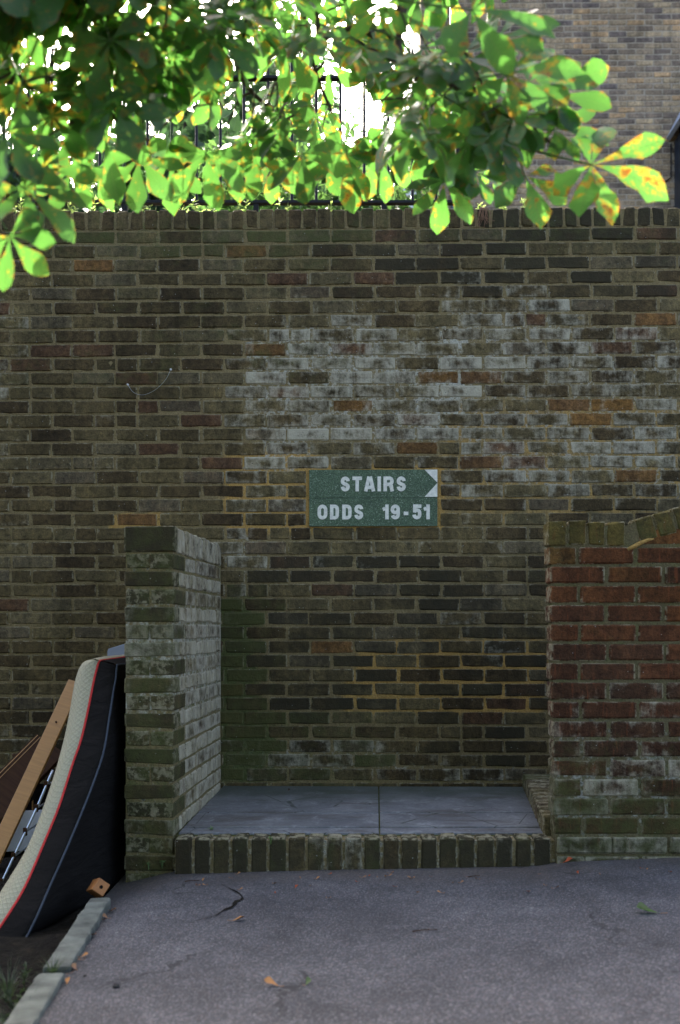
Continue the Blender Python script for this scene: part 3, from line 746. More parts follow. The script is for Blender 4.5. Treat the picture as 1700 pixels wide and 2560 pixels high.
post = MB(); post.box(-0.014, 0.014, -0.014, 0.014, 3.1, rz_(508)); pm = mesh('foot', post.v, post.f); pm.materials.append(M['iron'])
for px in (-350, -20, 312, 640, 960): link('foot', pm, None, rail, (rx(px), 0, 0))
mb = MB(); mb.box(rx(1138), rx(1160), -0.025, 0.025, 3.05, rz_(110)); mb.build('end_post', M['iron'], rail, bevel=0.004)

# ------------------------------------------------------------------ brick block of flats behind
BDp = 12.7; BS = F / BDp
flats = thing('brick_flats', 'tall brown and purple brick block of flats behind the wall', 'building', (0, BDp, 0), -math.atan(0.01))
def bx(px): return (px - 850) / BS
def bz(py): return CZ + (HY - py) / BS
Wf = Wall(flats, M['flats'], M['flats_attr'], 61); rnd = random.Random(61)
fp, fc = 44.6 / BS, 14.5 / BS; x0f, x1f = bx(1052), bx(1980)
row = 0; zr = bz(-150)
DOORX0, DOORZ = bx(1683), bz(352)
while zr > 3.0:
    x = x0f - (0 if row % 2 else fp / 2)
    while x < x1f:
        a, b = max(x, x0f), x + fp; zc = zr - fc / 2; px, py = bx and 850 + (a + b) / 2 * BS, HY - (zc - CZ) * BS
        if not (a > DOORX0 - 0.05 and a < DOORX0 + 1.0 and zc < DOORZ) and b - a > 0.05:
            vis = px > 1150 and px < 1700 and 0 < py < 512 and not (px < 1290 and py < 460)
            rr = rnd.random(); rr = rr * 0.75 if rnd.random() < 0.9 else 0.95
            lowp = max(0, min(1, (py - 330) / 150))
            Wf.add((a + b) / 2, rnd.uniform(-0.003, 0.003), zc, fp - 0.0105, fc - 0.0105, 0.1, (min(1, rr + 0.12 * lowp), 0.15 * lowp + (0.3 if rnd.random() < 0.02 else 0), 0, rnd.uniform(0, 0.22) * (1 - 0.6 * lowp)), (0 if vis else 5000) + math.hypot(px - 1480, py - 260), (b - a - 0.0105) / (fp - 0.0105))
        x += fp
    zr -= fc; row += 1
Wf.flush(300)
bedding('mortar', flats, x0f - 0.01, DOORX0, 3.0, bz(-150), 0.006, M['mortar_grey'], lambda co: (0.05, 0.3, 0.0), 0.12, 0.001, 3, yb=0.4)
bedding('mortar', flats, DOORX0, x1f, DOORZ, bz(-150), 0.006, M['mortar_grey'], lambda co: (0.05, 0.3, 0.0), 0.12, 0.001, 3, yb=0.4)
M['render_white'] = simple('pale_render', (0.62, 0.60, 0.55), 0.85, 0.2, 0.12, 6, 0.2)
mb = MB(); mb.box(bx(1003), x0f - 0.005, -0.02, 0.4, 3.0, bz(425)); mb.build('pale_corner_pier', M['render_white'], flats)
mb = MB(); mb.box(bx(1054), x1f, 0.40, 8.0, 3.0, bz(-150)); mb.build('wall_body', M['render_white'], flats)
M['blueblack'] = simple('blue_black_paint', (0.012, 0.020, 0.030), 0.35, 0.5, 0.3, 10, 0.1)
mb = MB(); mb.tube([(bx(1132), -0.07, 3.0), (bx(1132), -0.07, bz(-150))], 0.038, 10); dp = mb.build('drainpipe', M['blueblack'], flats, True)
for py in (120, 340):
    mb = MB(); mb.box(bx(1132) - 0.06, bx(1132) + 0.06, -0.115, -0.03, bz(py) - 0.03, bz(py) + 0.03); mb.build('bracket', M['blueblack'], dp, bevel=0.006)
mb = MB(); mb.tube([(bx(1674), -0.015, bz(365)), (bx(1674), -0.015, bz(448)), (bx(1662), -0.015, bz(458)), (bx(1640), -0.015, bz(459))], 0.009, 6); mb.build('cable', M['iron'], flats)
# entrance porch with a sloping hood
M['lead'] = simple('grey_blue_lead', (0.36, 0.40, 0.46), 0.5, 0.4, 0.2, 8, 0.15)
M['glass_dark'] = simple('dark_pane', (0.01, 0.02, 0.025), 0.12, 0.6, 0.2, 3, 0.0)
pz = bz(352); ph = MB()
a0 = Vector((DOORX0 - 0.06, 0, pz - 0.02)); a1 = Vector((DOORX0 + 0.36, 0, pz + 0.80)); a2 = Vector((DOORX0 + 0.78, 0, pz - 0.02))
for q0, q1 in ((a0, a1), (a1, a2)):
    nv = Vector((-(q1 - q0).z, 0, (q1 - q0).x)).normalized() * 0.05
    vs = []
    for yy in (-0.75, 0.0): vs += [(q0 + Vector((0, yy, 0))), (q1 + Vector((0, yy, 0))), (q1 + nv + Vector((0, yy, 0))), (q0 + nv + Vector((0, yy, 0)))]
    ph.add(vs, [(0, 1, 2, 3), (7, 6, 5, 4), (0, 4, 5, 1), (1, 5, 6, 2), (2, 6, 7, 3), (3, 7, 4, 0)])
hood = ph.build('porch_hood', M['lead'], flats)
mb = MB(); mb.add([a0 + Vector((0.05, -0.70, 0)), a1 + Vector((0, -0.70, -0.02)), a2 + Vector((-0.05, -0.70, 0)), a0 + Vector((0.05, -0.66, 0)), a1 + Vector((0, -0.66, -0.02)), a2 + Vector((-0.05, -0.66, 0))], [(0, 2, 1), (3, 4, 5), (0, 3, 5, 2)])
mb.build('gable', M['blueblack'], hood)
for xx in (DOORX0, DOORX0 + 0.66):
    mb = MB(); mb.box(xx, xx + 0.06, -0.70, 0.0, 3.05, pz - 0.02); mb.build('porch_side', M['blueblack'], flats, bevel=0.005)
mb = MB(); mb.box(DOORX0 + 0.06, DOORX0 + 0.66, -0.02, 0.03, 3.05, pz + 0.3); mb.build('door', M['glass_dark'], flats)

# ------------------------------------------------------------------ mattress propped on the wing wall
g = G('quilted_knit'); uv = g.n('ShaderNodeUVMap').outputs[0]; sx = g.n('ShaderNodeSeparateXYZ'); g.put(sx.inputs[0], uv)
ua = g.math('MULTIPLY', g.math('ADD', sx.outputs[0], sx.outputs[1]), 3.14159 / 0.024); ub = g.math('MULTIPLY', g.math('SUBTRACT', sx.outputs[0], sx.outputs[1]), 3.14159 / 0.024)
q = g.math('MULTIPLY', g.math('ABSOLUTE', g.math('SINE', ua)), g.math('ABSOLUTE', g.math('SINE', ub)))
p = g.pos(); n = g.noise(p, 9, 5)
c = g.mix(g.step(q, 0.0, 0.5), (0.30, 0.27, 0.175), (0.37, 0.335, 0.22)); c = g.mix(g.math('MULTIPLY', g.step(q, 0.80, 0.97), 0.35), c, (0.20, 0.165, 0.10))
c = g.mix(g.step(n, 0.55, 0.8), c, g.mix(0.75, c, (0.30, 0.29, 0.2)))
M['knit'] = g.done(g.bsdf(c, 0.9, 0.1, g.bump(g.math('ADD', g.math('POWER', q, 0.5), g.math('MULTIPLY', g.noise(p, 400, 3), 0.2)), 0.5, 0.004)))
g = G('black_fabric'); p = g.pos()
c = g.mix(g.noise(p, 7, 5), (0.007, 0.006, 0.005), (0.013, 0.0115, 0.010))
M['blackfab'] = g.done(g.bsdf(c, 0.9, 0.08, g.bump(g.noise(p, 600, 3), 0.4, 0.002, g.bump(g.noise(g.scale(p, (1, 0.5, 2.2)), 7, 4, 0.6, 0.6), 0.55, 0.03))))
M['redpipe'] = simple('red_piping', (0.48, 0.03, 0.025), 0.7, 0.2, 0.15, 60, 0.3)
M['bluepipe'] = simple('slate_piping', (0.035, 0.044, 0.056), 0.7, 0.25, 0.2, 60, 0.3)
Lp = [(228, 1648), (207, 1653), (194, 1666), (186, 1685), (178, 1715), (165, 1790), (150, 1860), (125, 1950), (90, 2050), (58, 2125), (20, 2190), (-25, 2260), (-75, 2330)]
Rp = [(250, 1652), (247, 1656), (244, 1664), (240, 1680), (234, 1705), (219, 1780), (203, 1848), (180, 1915), (148, 2015), (110, 2108), (62, 2218), (12, 2300), (-40, 2375)]
Bp = [(293, 1662), (292, 1668), (291, 1678), (289, 1700), (284, 1725), (273, 1795), (260, 1875), (238, 1945), (205, 2030), (163, 2130), (125, 2215), (88, 2300), (45, 2385)]
def mdepth(py): return 4.30 - 0.72 * max(0, min(1, (py - 1640) / 720)) ** 1.2
def curve3(lst): return spline([P(a, b, mdepth(b)) for a, b in lst], 5)
Lc, Rc, Bc = curve3(Lp), curve3(Rp), curve3(Bp)
nS = len(Lc)
def ext(i): return Vector((0.085 + 0.15 * i / nS, 0.92, 0.0))
EXT = ext(0)
for i in range(nS):     # rest on the soil
    for cc in (Lc, Rc, Bc): cc[i].z = max(cc[i].z, -0.135)
mat_ = thing('mattress', 'sagging cream and black mattress with red piping leaning on the wing wall', 'mattress', (Bc[-1].x, Bc[-1].y, -0.13))
mo = Vector(mat_.location)
def cum(c):
    o = [0.0]
    for a, b in zip(c, c[1:]): o.append(o[-1] + (b - a).length)
    return o
cs = cum(Rc)
def shell(name, sections, uvs, mat, parent=None, close_uv=None):
    """sections: list over s of lists of points"""
    m = len(sections[0]); vs = [p_ - mo for sct in sections for p_ in sct]; fs = []
    for i in range(len(sections) - 1):
        for k in range(m - 1): a = i * m + k; fs.append((a, a + 1, a + m + 1, a + m))
    me = mesh(name, vs, fs, True); uvl = me.uv_layers.new(name='UVMap'); fl = []
    for lp in me.loops: fl += uvs[lp.vertex_index]
    uvl.data.foreach_set('uv', fl); return link(name, me, mat, parent or mat_)
FB = Vector((0.0, -0.012, 0.0))     # the border bulges a little
# cream half: back bottom .. left face .. rounded arris .. front border to red line
def lerp(a, b, t): return a + (b - a) * t
secs, uvs = [], []
for i in range(nS):
    l, r = Lc[i], Rc[i]; row = []; ct = 0.03
    inw = (r - l).normalized()
    pts = [(l + ext(i), 0.9), (lerp(l + ext(i), l + Vector((0, ct, 0)), 0.5), 0.45), (l + Vector((0.003, 0.055, 0)), 0.055), (l + Vector((0.0, 0.03, 0)) + inw * 0.004, 0.03), (l + Vector((0, 0.010, 0)) + inw * 0.013, 0.012), (l + FB * 0.5 + inw * 0.028, 0.0), (lerp(l, r, 0.5) + FB, -0.035), (lerp(l, r, 0.85) + FB * 0.7, -0.062), (r, -0.075)]
    secs.append([a for a, _ in pts]); uvs += [(cs[i], b) for _, b in pts]
# top end: fold the first section over towards the back
quilt = shell('quilted_cover', secs, uvs, M['knit'])
secs, uvs = [], []
for i in range(nS):
    r, b = Rc[i], Bc[i]; inw = (b - r).normalized()
    pts = [r, lerp(r, b, 0.4) + FB, lerp(r, b, 0.8) + FB * 0.7, b, b + Vector((0.004, 0.03, 0)), b + ext(i) * 0.5, b + ext(i)]
    secs.append(pts); uvs += [(cs[i], k * 0.03) for k in range(len(pts))]
shell('black_base_cover', secs, uvs, M['blackfab'])
# upper end face, both halves
up = Vector((0, 0, 0.018))
def endcap(name, A, B, mat):
    pts = []; uvs = []
    rows = 7
    for j in range(rows):
        t = j / (rows - 1)
        for k in range(5):
            s2 = k / 4; v = lerp(A, B, s2) + EXT * t; bul = math.sin(math.pi * min(1, max(0, s2 * 0.8 + 0.1))) * 0.012 * (1 if 0 < j < rows - 1 else 0.35)
            v = v + Vector((0, 0, bul)); pts.append(v - mo); uvs.append((t * 0.9, s2 * 0.08))
    fs = [(j * 5 + k, j * 5 + k + 1, j * 5 + k + 6, j * 5 + k + 5) for j in range(rows - 1) for k in range(4)]
    me = mesh(name, pts, fs, True); uvl = me.uv_layers.new(name='UVMap'); fl = []
    for lp in me.loops: fl += uvs[lp.vertex_index]
    uvl.data.foreach_set('uv', fl); return link(name, me, mat, mat_)
endcap('quilted_end', Lc[0], Rc[0], M['knit']); endcap('black_end', Rc[0], Bc[0], M['blackfab'])
mb = MB(); mb.tube([q_ - mo for q_ in ([Rc[0] + EXT + Vector((0, 0, .006)), Rc[0] + EXT * 0.5 + Vector((0, 0, .006))] + Rc)], 0.0052, 7); mb.build('red_piping', M['redpipe'], mat_, True)
mb = MB(); mb.tube([q_ - mo for q_ in ([Bc[0] + EXT] + Bc)], 0.0042, 7); mb.build('slate_piping', M['bluepipe'], mat_, True)

# ------------------------------------------------------------------ discarded furniture behind the mattress
M['beech'] = simple('varnished_beech', (0.38, 0.19, 0.055), 0.45, 0.4, 0.18, 5, 0.05, stretch=(1, 1, 14))
M['darkwood'] = simple('dark_brown_wood', (0.040, 0.017, 0.006), 0.7, 0.12, 0.4, 5, 0.05, stretch=(1, 1, 14))
M['chrome'] = simple('bluish_metal', (0.45, 0.50, 0.56), 0.3, 0.5, 0.15, 20, 0.05, metal=0.8)
M['whiteply'] = simple('white_laminate', (0.62, 0.63, 0.66), 0.5, 0.4, 0.06, 6, 0.03)
M['greypanel'] = simple('grey_plastic', (0.25, 0.27, 0.30), 0.5, 0.4, 0.1, 6, 0.05)
def plank(name, a, b, wdt, th, mat, label, cat, side=Vector((1, 0, 0)), extras=None):
    """board from a to b; wide side along 'side'"""
    o = thing(name, label, cat, a); d_ = b - a; L_ = d_.length; z = d_.normalized(); x_ = (side - z * side.dot(z)).normalized(); y_ = z.cross(x_)
    mt = Matrix((x_, y_, z)).transposed().to_4x4()
    o.rotation_euler = mt.to_euler(); mb = MB(); mb.box(-wdt / 2, wdt / 2, -th / 2, th / 2, 0, L_); mb.build('board', mat, o, bevel=0.003); return o
a = P(-30, 2120, 4.52); a.z = -0.11
pk = plank('timber_plank', a, P(190, 1705, 4.95), 0.075, 0.022, M['beech'], 'varnished orange-brown plank leaning behind the mattress', 'plank')
mb = MB(); mb.tube([(0, -0.016, 0.75), (0, 0.016, 0.75)], 0.005, 8); mb.build('screw_hole', M['darkwood'], pk)
a = P(-150, 2150, 4.75); a.z = -0.11
hb = plank('dark_wood_headboard', a, P(128, 1862, 5.12), 0.20, 0.03, M['darkwood'], 'dark brown wooden board lying slanted under the plank', 'board')
mb = MB(); mb.box(-0.09, -0.086, -0.018, -0.0155, 0.03, 0.75); mb.build('groove', M['beech'], hb); mb = MB(); mb.box(-0.07, -0.067, -0.018, -0.0155, 0.03, 0.75); mb.build('groove', M['beech'], hb)
# metal bed frame: two side bars and slats' clips
bf = thing('metal_bed_frame', 'thin bluish metal bed frame standing against the mattress', 'bed frame', P(0, 2235, 4.42))
o0 = Vector(bf.location)
A = spline([P(132, 1925, 4.62), P(92, 2020, 4.55), P(45, 2120, 4.48), P(-5, 2225, 4.42), P(-40, 2290, 4.40)], 5)
mb = MB(); mb.tube([q_ - o0 for q_ in A], 0.006, 8); mb.build('side_bar', M['chrome'], bf, True)
mb = MB(); mb.tube([q_ - o0 + Vector((0.0, 0.5, 0)) for q_ in A], 0.006, 8); mb.build('side_bar', M['chrome'], bf, True)
for k in range(2, len(A) - 1, 3):
    mb = MB(); mb.tube([A[k] - o0, A[k] - o0 + Vector((0, 0.5, 0))], 0.004, 6); mb.build('cross_bar', M['chrome'], bf)
    mb = MB(); mb.box(-0.012, 0.006, -0.006, 0.006, -0.018, 0.018, Matrix.Translation(A[k] - o0)); mb.build('clip', M['darkwood'], bf, bevel=0.002)
# upturned white drawer
dr = thing('drawer_unit', 'white laminate drawer lying on the soil behind the plank', 'drawer', (P(45, 2040, 4.95).x, 4.95, -0.12), R(12))
mb = MB(); mb.box(-0.19, 0.19, 0, 0.012, 0.0, 0.20); mb.build('front_panel', M['whiteply'], dr, bevel=0.002)
mb = MB(); mb.box(-0.19, 0.19, 0.21, 0.222, 0.0, 0.20); mb.build('back_panel', M['whiteply'], dr, bevel=0.002)
for xx in (-0.19, 0.178):
    mb = MB(); mb.box(xx, xx + 0.012, 0.0125, 0.2095, 0.0, 0.20); mb.build('side_panel', M['whiteply'], dr, bevel=0.002)
mb = MB(); mb.box(-0.177, 0.177, 0.013, 0.209, 0.0, 0.012); mb.build('bottom_panel', M['whiteply'], dr)
# dark screen panel with thin pole
sc = plank('black_panel', Vector((P(90, 0, 5.08).x, 5.02, -0.12)), P(118, 1962, 5.12), 0.16, 0.02, M['blackfab'], 'black flat panel standing behind the mattress', 'panel')
cp_ = thing('capped_cane', 'thin pale cane with a black end cap standing by the wall', 'cane', (P(26, 0, 5.12).x, 5.12, -0.12))
zt_c = P(29, 1950, 5.12).z
mb = MB(); mb.tube([(0, 0, 0), (0.004, 0, zt_c + 0.10)], 0.005, 8); mb.build('shaft', M['render_white'], cp_)
mb = MB(); mb.tube([(0.004, 0, zt_c + 0.06), (0.0043, 0, zt_c + 0.115)], 0.0072, 8); mb.build('cap', M['blackfab'], cp_)
cn = thing('pale_cane', 'short pale cane standing upright between plank and mattress', 'cane', (P(80, 0, 4.97).x, 4.97, -0.12))
mb = MB(); mb.tube([(0, 0, 0), (0.003, 0, P(80, 2000, 4.97).z + 0.12)], 0.004, 8); mb.build('shaft', M['beech'], cn)
mb = MB(); mb.tube([(0, 0, P(80, 2000, 4.97).z + 0.115), (0.003, 0, P(80, 2000, 4.97).z + 0.145)], 0.0055, 8); mb.build('cap', M['blackfab'], cn)
# grey panel whose top shows above the mattress
tp = P(300, 1622, 4.95); gp = thing('grey_plastic_panel', 'grey plastic panel standing behind the top of the mattress', 'panel', (P(295, 0, 4.95).x, 4.95, -0.12), R(-6))
zz = P(300, 1603, 4.95).z + 0.12
mb = MB(); mb.add([(-0.055, 0, 0), (0.06, 0, 0), (0.06, 0, zz - 0.005), (-0.05, 0, zz - 0.038), (-0.055, 0, zz - 0.05), (-0.055, 0.02, 0), (0.06, 0.02, 0), (0.06, 0.02, zz - 0.005), (-0.05, 0.02, zz - 0.038), (-0.055, 0.02, zz - 0.05)],
              [(0, 1, 2, 3, 4), (9, 8, 7, 6, 5), (0, 5, 6, 1), (1, 6, 7, 2), (2, 7, 8, 3), (3, 8, 9, 4), (4, 9, 5, 0)]); mb.build('sheet', M['greypanel'], gp, bevel=0.003)
mb = MB(); mb.box(-0.05, 0.055, -0.012, -0.0005, 0.05, 0.08); mb.build('stiffener', M['greypanel'], gp, bevel=0.003)

# ------------------------------------------------------------------ concrete edging, wooden block
M['concrete'] = simple('weathered_concrete', (0.105, 0.11, 0.09), 0.9, 0.2, 0.65, 11, 0.5)
def kerb(y0, y1, zoff, label):
    o = thing('concrete_edging', label, 'kerb', (kerb_x((y0 + y1) / 2) - 0.042, (y0 + y1) / 2, -0.2), math.atan(0.068), group='concrete edging stones')
    L_ = (y1 - y0) / 2; mb = MB(); zt_ = 0.2 + gz(kerb_x(y0), (y0 + y1) / 2) + zoff
    mb.box(-0.04, 0.04, -L_, L_, 0, zt_); e = mb.build('stone', M['concrete'], o, bevel=0.011)
    bm = bmesh.new(); bm.from_mesh(e.data); bmesh.ops.subdivide_edges(bm, edges=[q for q in bm.edges if q.calc_length() > 0.2], cuts=26, use_grid_fill=True)
    for v in bm.verts:
        v.co += Vector((mnoise.noise(v.co * 23 + Vector((y0, 0, 0))), mnoise.noise(v.co * 17), mnoise.noise(v.co * 29 + Vector((0, 0, y0))))) * 0.0055
    bm.to_mesh(e.data); bm.free()
    return o
kerb(3.02, 3.80, 0.022, 'concrete edging stone reaching from the weeds to the wooden block')
kerb(2.05, 2.95, 0.014, 'concrete edging stone between the weedy soil and the open tarmac')
kerb(1.10, 2.02, 0.012, 'concrete edging stone at the open end of the row')
M['offcut'] = simple('orange_timber', (0.30, 0.12, 0.035), 0.6, 0.3, 0.25, 14, 0.3)
wb = thing('wooden_block', 'small orange-brown wooden block with a drilled hole at the end of the edging', 'block', P(249, 2255, 3.84), 0)
wb.location.z = gz(-0.92, 3.83) + 0.075; wb.rotation_euler = (R(-22), R(38), R(18))
mb = MB(); mb.box(-0.026, 0.026, -0.02, 0.06, -0.026, 0.026); mb.build('block', M['offcut'], wb, bevel=0.003)
mb = MB(); mb.tube([(0, -0.0212, 0), (0, 0.0, 0)], 0.007, 12); mb.build('drilled_hole', M['blackfab'], wb)

# ------------------------------------------------------------------ leaves
def leaf_mat(name, attr=False, yellow=1.0, blotch=True, gcol=(0.055, 0.115, 0.025), tcol=(0.092, 0.25, 0.038)):
    g = G(name); oi = g.n('ShaderNodeObjectInfo'); p = g.pos() if attr else g.obj(); rd = oi.outputs['Random']
    if attr:
        n0 = g.noise(p, 2.2, 2); w_ = None
    else: n0 = rd; w_ = g.math('MULTIPLY', rd, 37.0)
    sc_ = 34 if attr else 5.2
    n1 = g.noise(p, sc_, 5, 0.6, 0.3, w_); n2 = g.noise(p, sc_ * 3.4, 4, 0.6, 0.0, w_)
    c = g.mix(n0, tuple(x * 0.75 for x in gcol), tuple(x * 1.3 for x in gcol)); t = g.mix(n0, tuple(x * 0.75 for x in tcol), tuple(x * 1.15 for x in tcol))
    if blotch:
        th = g.rng(n0, 0, 1, 0.635, 0.565); f = g.math('ADD', g.math('MULTIPLY', n1, 0.75), g.math('MULTIPLY', n2, 0.3))
        y = g.step(f, g.math('SUBTRACT', th, 0.03), g.math('ADD', th, 0.03)); b = g.step(f, g.math('ADD', th, 0.035), g.math('ADD', th, 0.075))
        c = g.mix(y, c, (0.20, 0.17, 0.025)); t = g.mix(y, t, (0.36, 0.26, 0.02)); c = g.mix(b, c, (0.19, 0.065, 0.012)); t = g.mix(b, t, (0.24, 0.08, 0.007))
        va = g.n('ShaderNodeAttribute', attribute_name='vein'); vx = g.n('ShaderNodeSeparateXYZ'); g.put(vx.inputs[0], va.outputs['Vector'])
        av = g.math('ABSOLUTE', vx.outputs[1]); rib = g.math('SUBTRACT', 1.0, g.step(av, 0.03, 0.10))
        sv_ = g.math('SINE', g.math('MULTIPLY', g.math('SUBTRACT', vx.outputs[0], g.math('MULTIPLY', av, 0.14)), 88.0)); side = g.step(sv_, 0.72, 1.0)
        c = g.mix(g.math('MULTIPLY', side, 0.30), c, tuple(x * 0.55 for x in gcol)); t = g.mix(g.math('MULTIPLY', side, 0.38), t, tuple(x * 0.45 for x in tcol))
        c = g.mix(g.math('MULTIPLY', rib, 0.6), c, (0.16, 0.20, 0.07)); t = g.mix(g.math('MULTIPLY', rib, 0.5), t, tuple(x * 0.5 for x in tcol))
        ed = g.math('MULTIPLY', g.step(av, 0.80, 0.98), g.step(n1, 0.47, 0.58)); c = g.mix(ed, c, (0.20, 0.10, 0.03)); t = g.mix(ed, t, (0.30, 0.13, 0.02))
    d = g.bsdf(c, 0.42, 0.45); tr = g.n('ShaderNodeBsdfTranslucent'); g.put(tr.inputs[0], t)
    mx = g.n('ShaderNodeMixShader'); mx.inputs[0].default_value = 0.56; g.t.links.new(d, mx.inputs[1]); g.t.links.new(tr.outputs[0], mx.inputs[2])
    return g.done(mx.outputs[0])
M['leaf'] = leaf_mat('chestnut_leaf'); M['leaf_attr'] = leaf_mat('chestnut_leaf_mass', True)
M['bark'] = simple('bark', (0.055, 0.040, 0.026), 0.9, 0.15, 0.4, 18, 0.8, stretch=(1, 1, 0.3))
LUV = []
def leaflet(vs, fs, ang, L, wd, droop, curl, rnd, fold):
    ss = (0.0, 0.12, 0.30, 0.48, 0.64, 0.78, 0.90, 1.0); ww = (0.015, 0.085, 0.30, 0.62, 0.90, 1.0, 0.66, 0.02)
    b = len(vs); ca, sa = math.cos(ang), math.sin(ang); bend = rnd.uniform(-0.14, 0.14)
    for s, w_ in zip(ss, ww):
        hw = w_ * wd; x = s * L * (1 - 0.10 * droop * s); z = -droop * L * s * s * 0.55 + 0.05 * s * L; yb = bend * L * s * s
        tw = curl * s
        for sgn in (-1, 0, 1):
            y_ = yb + sgn * hw * math.cos(tw * 1.2); zz = z + abs(sgn) * hw * fold + sgn * hw * math.sin(tw) + rnd.uniform(-0.008, 0.008)
            if sgn and 0.3 < s < 1: y_ += sgn * rnd.uniform(-0.022, 0.016); zz += rnd.uniform(-0.03, 0.03)
            LUV.append((s, float(sgn)))
            vs.append(Vector((x * ca - y_ * sa, x * sa + y_ * ca, zz)))
    for i in range(len(ss) - 1):
        a = b + 3 * i; fs += [(a, a + 3, a + 4, a + 1), (a + 1, a + 4, a + 5, a + 2)]
def leaf_geo(rnd, n=7):
    vs, fs = [], []
    A = {7: (-128, -84, -42, 0, 42, 84, 128), 5: (-100, -52, 0, 52, 100), 6: (-115, -72, -30, 14, 58, 105)}[n]
    for a in A:
        k = abs(a) / 128; L = (1 - 0.45 * k ** 1.4) * rnd.uniform(0.9, 1.08)
        leaflet(vs, fs, R(a + rnd.uniform(-9, 9)), L, (0.208 - 0.04 * k) * rnd.uniform(0.85, 1.12), rnd.uniform(0.1, 0.75), rnd.uniform(-0.55, 0.55), rnd, rnd.uniform(0.08, 0.38))
    mb = MB(); mb.tube([(-0.9, 0, 0.08), (-0.45, 0, 0.03), (0.02, 0, 0.0)], [0.016, 0.012, 0.012], 4, False)
    b = len(vs); vs += mb.v; fs += [tuple(i + b for i in f) for f in mb.f]; LUV.extend([(0.0, 0.0)] * len(mb.v))
    return vs, fs
rnd = random.Random(77); LEAVES = []
for i in range(12):
    LUV.clear(); vs, fs = leaf_geo(rnd, (7, 5, 7, 6)[i % 4]); me = mesh('leaf', vs, fs, True); me.materials.append(M['leaf'])
    at = me.attributes.new('vein', 'FLOAT2', 'POINT'); at.data.foreach_set('vector', [x_ for q_ in LUV for x_ in q_]); LEAVES.append((me, vs, fs, list(LUV)))

TR = Vector((-2.9, 1.7, -0.2))
tree = thing('chestnut_tree', 'chestnut tree whose rust-spotted green leaves hang over the wall', 'tree', TR)
def tl(v): return Vector(v) - TR
limbA = spline([(-2.9, 1.7, 3.2), (-1.7, 2.2, 3.75), (-0.2, 2.7, 3.75), (1.3, 2.9, 3.35)], 8)
limbB = spline([(-2.88, 1.72, 2.2), (-1.7, 2.5, 2.66), P(-60, 160, 2.7), P(30, 195, 2.7), P(140, 225, 2.7), P(222, 252, 2.7), P(310, 310, 2.72), P(372, 352, 2.74)], 5)
limbB2 = spline([P(150, 228, 2.7), P(230, 228, 2.7), P(375, 243, 2.75)], 5)
limbC = spline([(-0.55, 2.65, 3.75), P(545, -60, 2.9), P(570, 60, 2.9), P(598, 170, 2.92), P(630, 230, 2.95), P(712, 300, 3.0)], 6)
limbD = spline([(0.1, 2.75, 3.72), P(760, 40, 3.2), P(775, 130, 3.2), P(800, 210, 3.2), P(830, 280, 3.2)], 5)
limbE = spline([(0.5, 2.8, 3.66), P(1000, 60, 2.7), P(1130, 210, 2.65), P(1330, 330, 2.6), P(1440, 385, 2.6)], 6)
limbF = spline([(0.1, 2.75, 3.72), P(790, 20, 3.0), P(900, 70, 3.0), P(1000, 160, 3.0), P(1100, 330, 3.0)], 5)
mb = MB(); mb.tube([tl(q_) for q_ in spline([(-2.9, 1.7, -0.4), (-2.92, 1.7, 1.2), (-2.86, 1.72, 2.6), (-2.9, 1.7, 3.6), (-3.0, 1.6, 5.2)], 6)], [0.19 - 0.004 * i for i in range(25)], 12); mb.build('trunk', M['bark'], tree, True)
def branch(c, r0, r1, n=7):
    mb = MB(); k = len(c); mb.tube([tl(q_) for q_ in c], [r0 + (r1 - r0) * i / (k - 1) for i in range(k)], n); mb.build('branch', M['bark'], tree, True)
branch(limbA, 0.07, 0.014); branch(limbB, 0.03, 0.0042); branch(limbB2, 0.0045, 0.003); branch(limbC, 0.012, 0.005); branch(limbD, 0.011, 0.004); branch(limbE, 0.012, 0.0045); branch(limbF, 0.010, 0.0035)
LIMBS = [q_ for l in (limbA, limbB, limbC, limbD, limbE, limbF) for q_ in l]
placed = []
def frame_of(a, nrm):
    x_ = a.normalized(); z_ = (nrm - x_ * nrm.dot(x_)).normalized(); y_ = z_.cross(x_)
    return Matrix((x_, y_, z_)).transposed()
def put_leaf(o, a, nrm, s, prio=0, k=None): placed.append((prio, Vector(o), frame_of(Vector(a), Vector(nrm)), s, k))
rnd = random.Random(123)
twigs = MB()
def pix(v): return 850 + v.x / v.y * F, HY - (v.z - CZ) / v.y * F
# leading leaves: column, row, depth, heading on the picture in degrees (0 = right, -90 = down), size
HERO = [(1478, 412, 2.55, -20, .205), (1312, 440, 2.65, -75, .165), (1110, 452, 2.9, -92, .165), (1385, 235, 2.6, 12, .165), (1265, 185, 2.45, 5, .18), (1180, 25, 2.3, -15, .20), (1220, 300, 2.6, -30, .18),
        (1150, 140, 2.5, 0, .17), (1240, 100, 2.5, 12, .17), (1320, 205, 2.55, -5, .18), (1290, 290, 2.6, -20, .16), (1200, 225, 2.6, -25, .17), (1385, 325, 2.6, -5, .14), (1060, 120, 2.6, -20, .17),
        (60, 470, 2.3, -35, .18), (25, 590, 2.25, -60, .13), (130, 290, 2.5, -85, .17), (262, 335, 2.6, -80, .17), (350, 395, 2.7, -95, .17), (515, 385, 2.75, -95, .17), (640, 385, 2.85, -85, .16),
        (755, 385, 2.75, -80, .17), (865, 390, 2.95, -95, .165), (950, 385, 3.0, -85, .16), (430, 400, 3.0, -90, .15), (580, 405, 3.0, -80, .14), (690, 400, 3.05, -95, .14), (815, 400, 3.1, -85, .14),
        (180, 425, 2.7, -100, .14), (245, 420, 2.9, -75, .13), (20, 330, 2.3, -100, .17), (60, 215, 2.5, -60, .16), (1190, 430, 2.9, -60, .12), (110, 420, 2.5, -10, .15)]
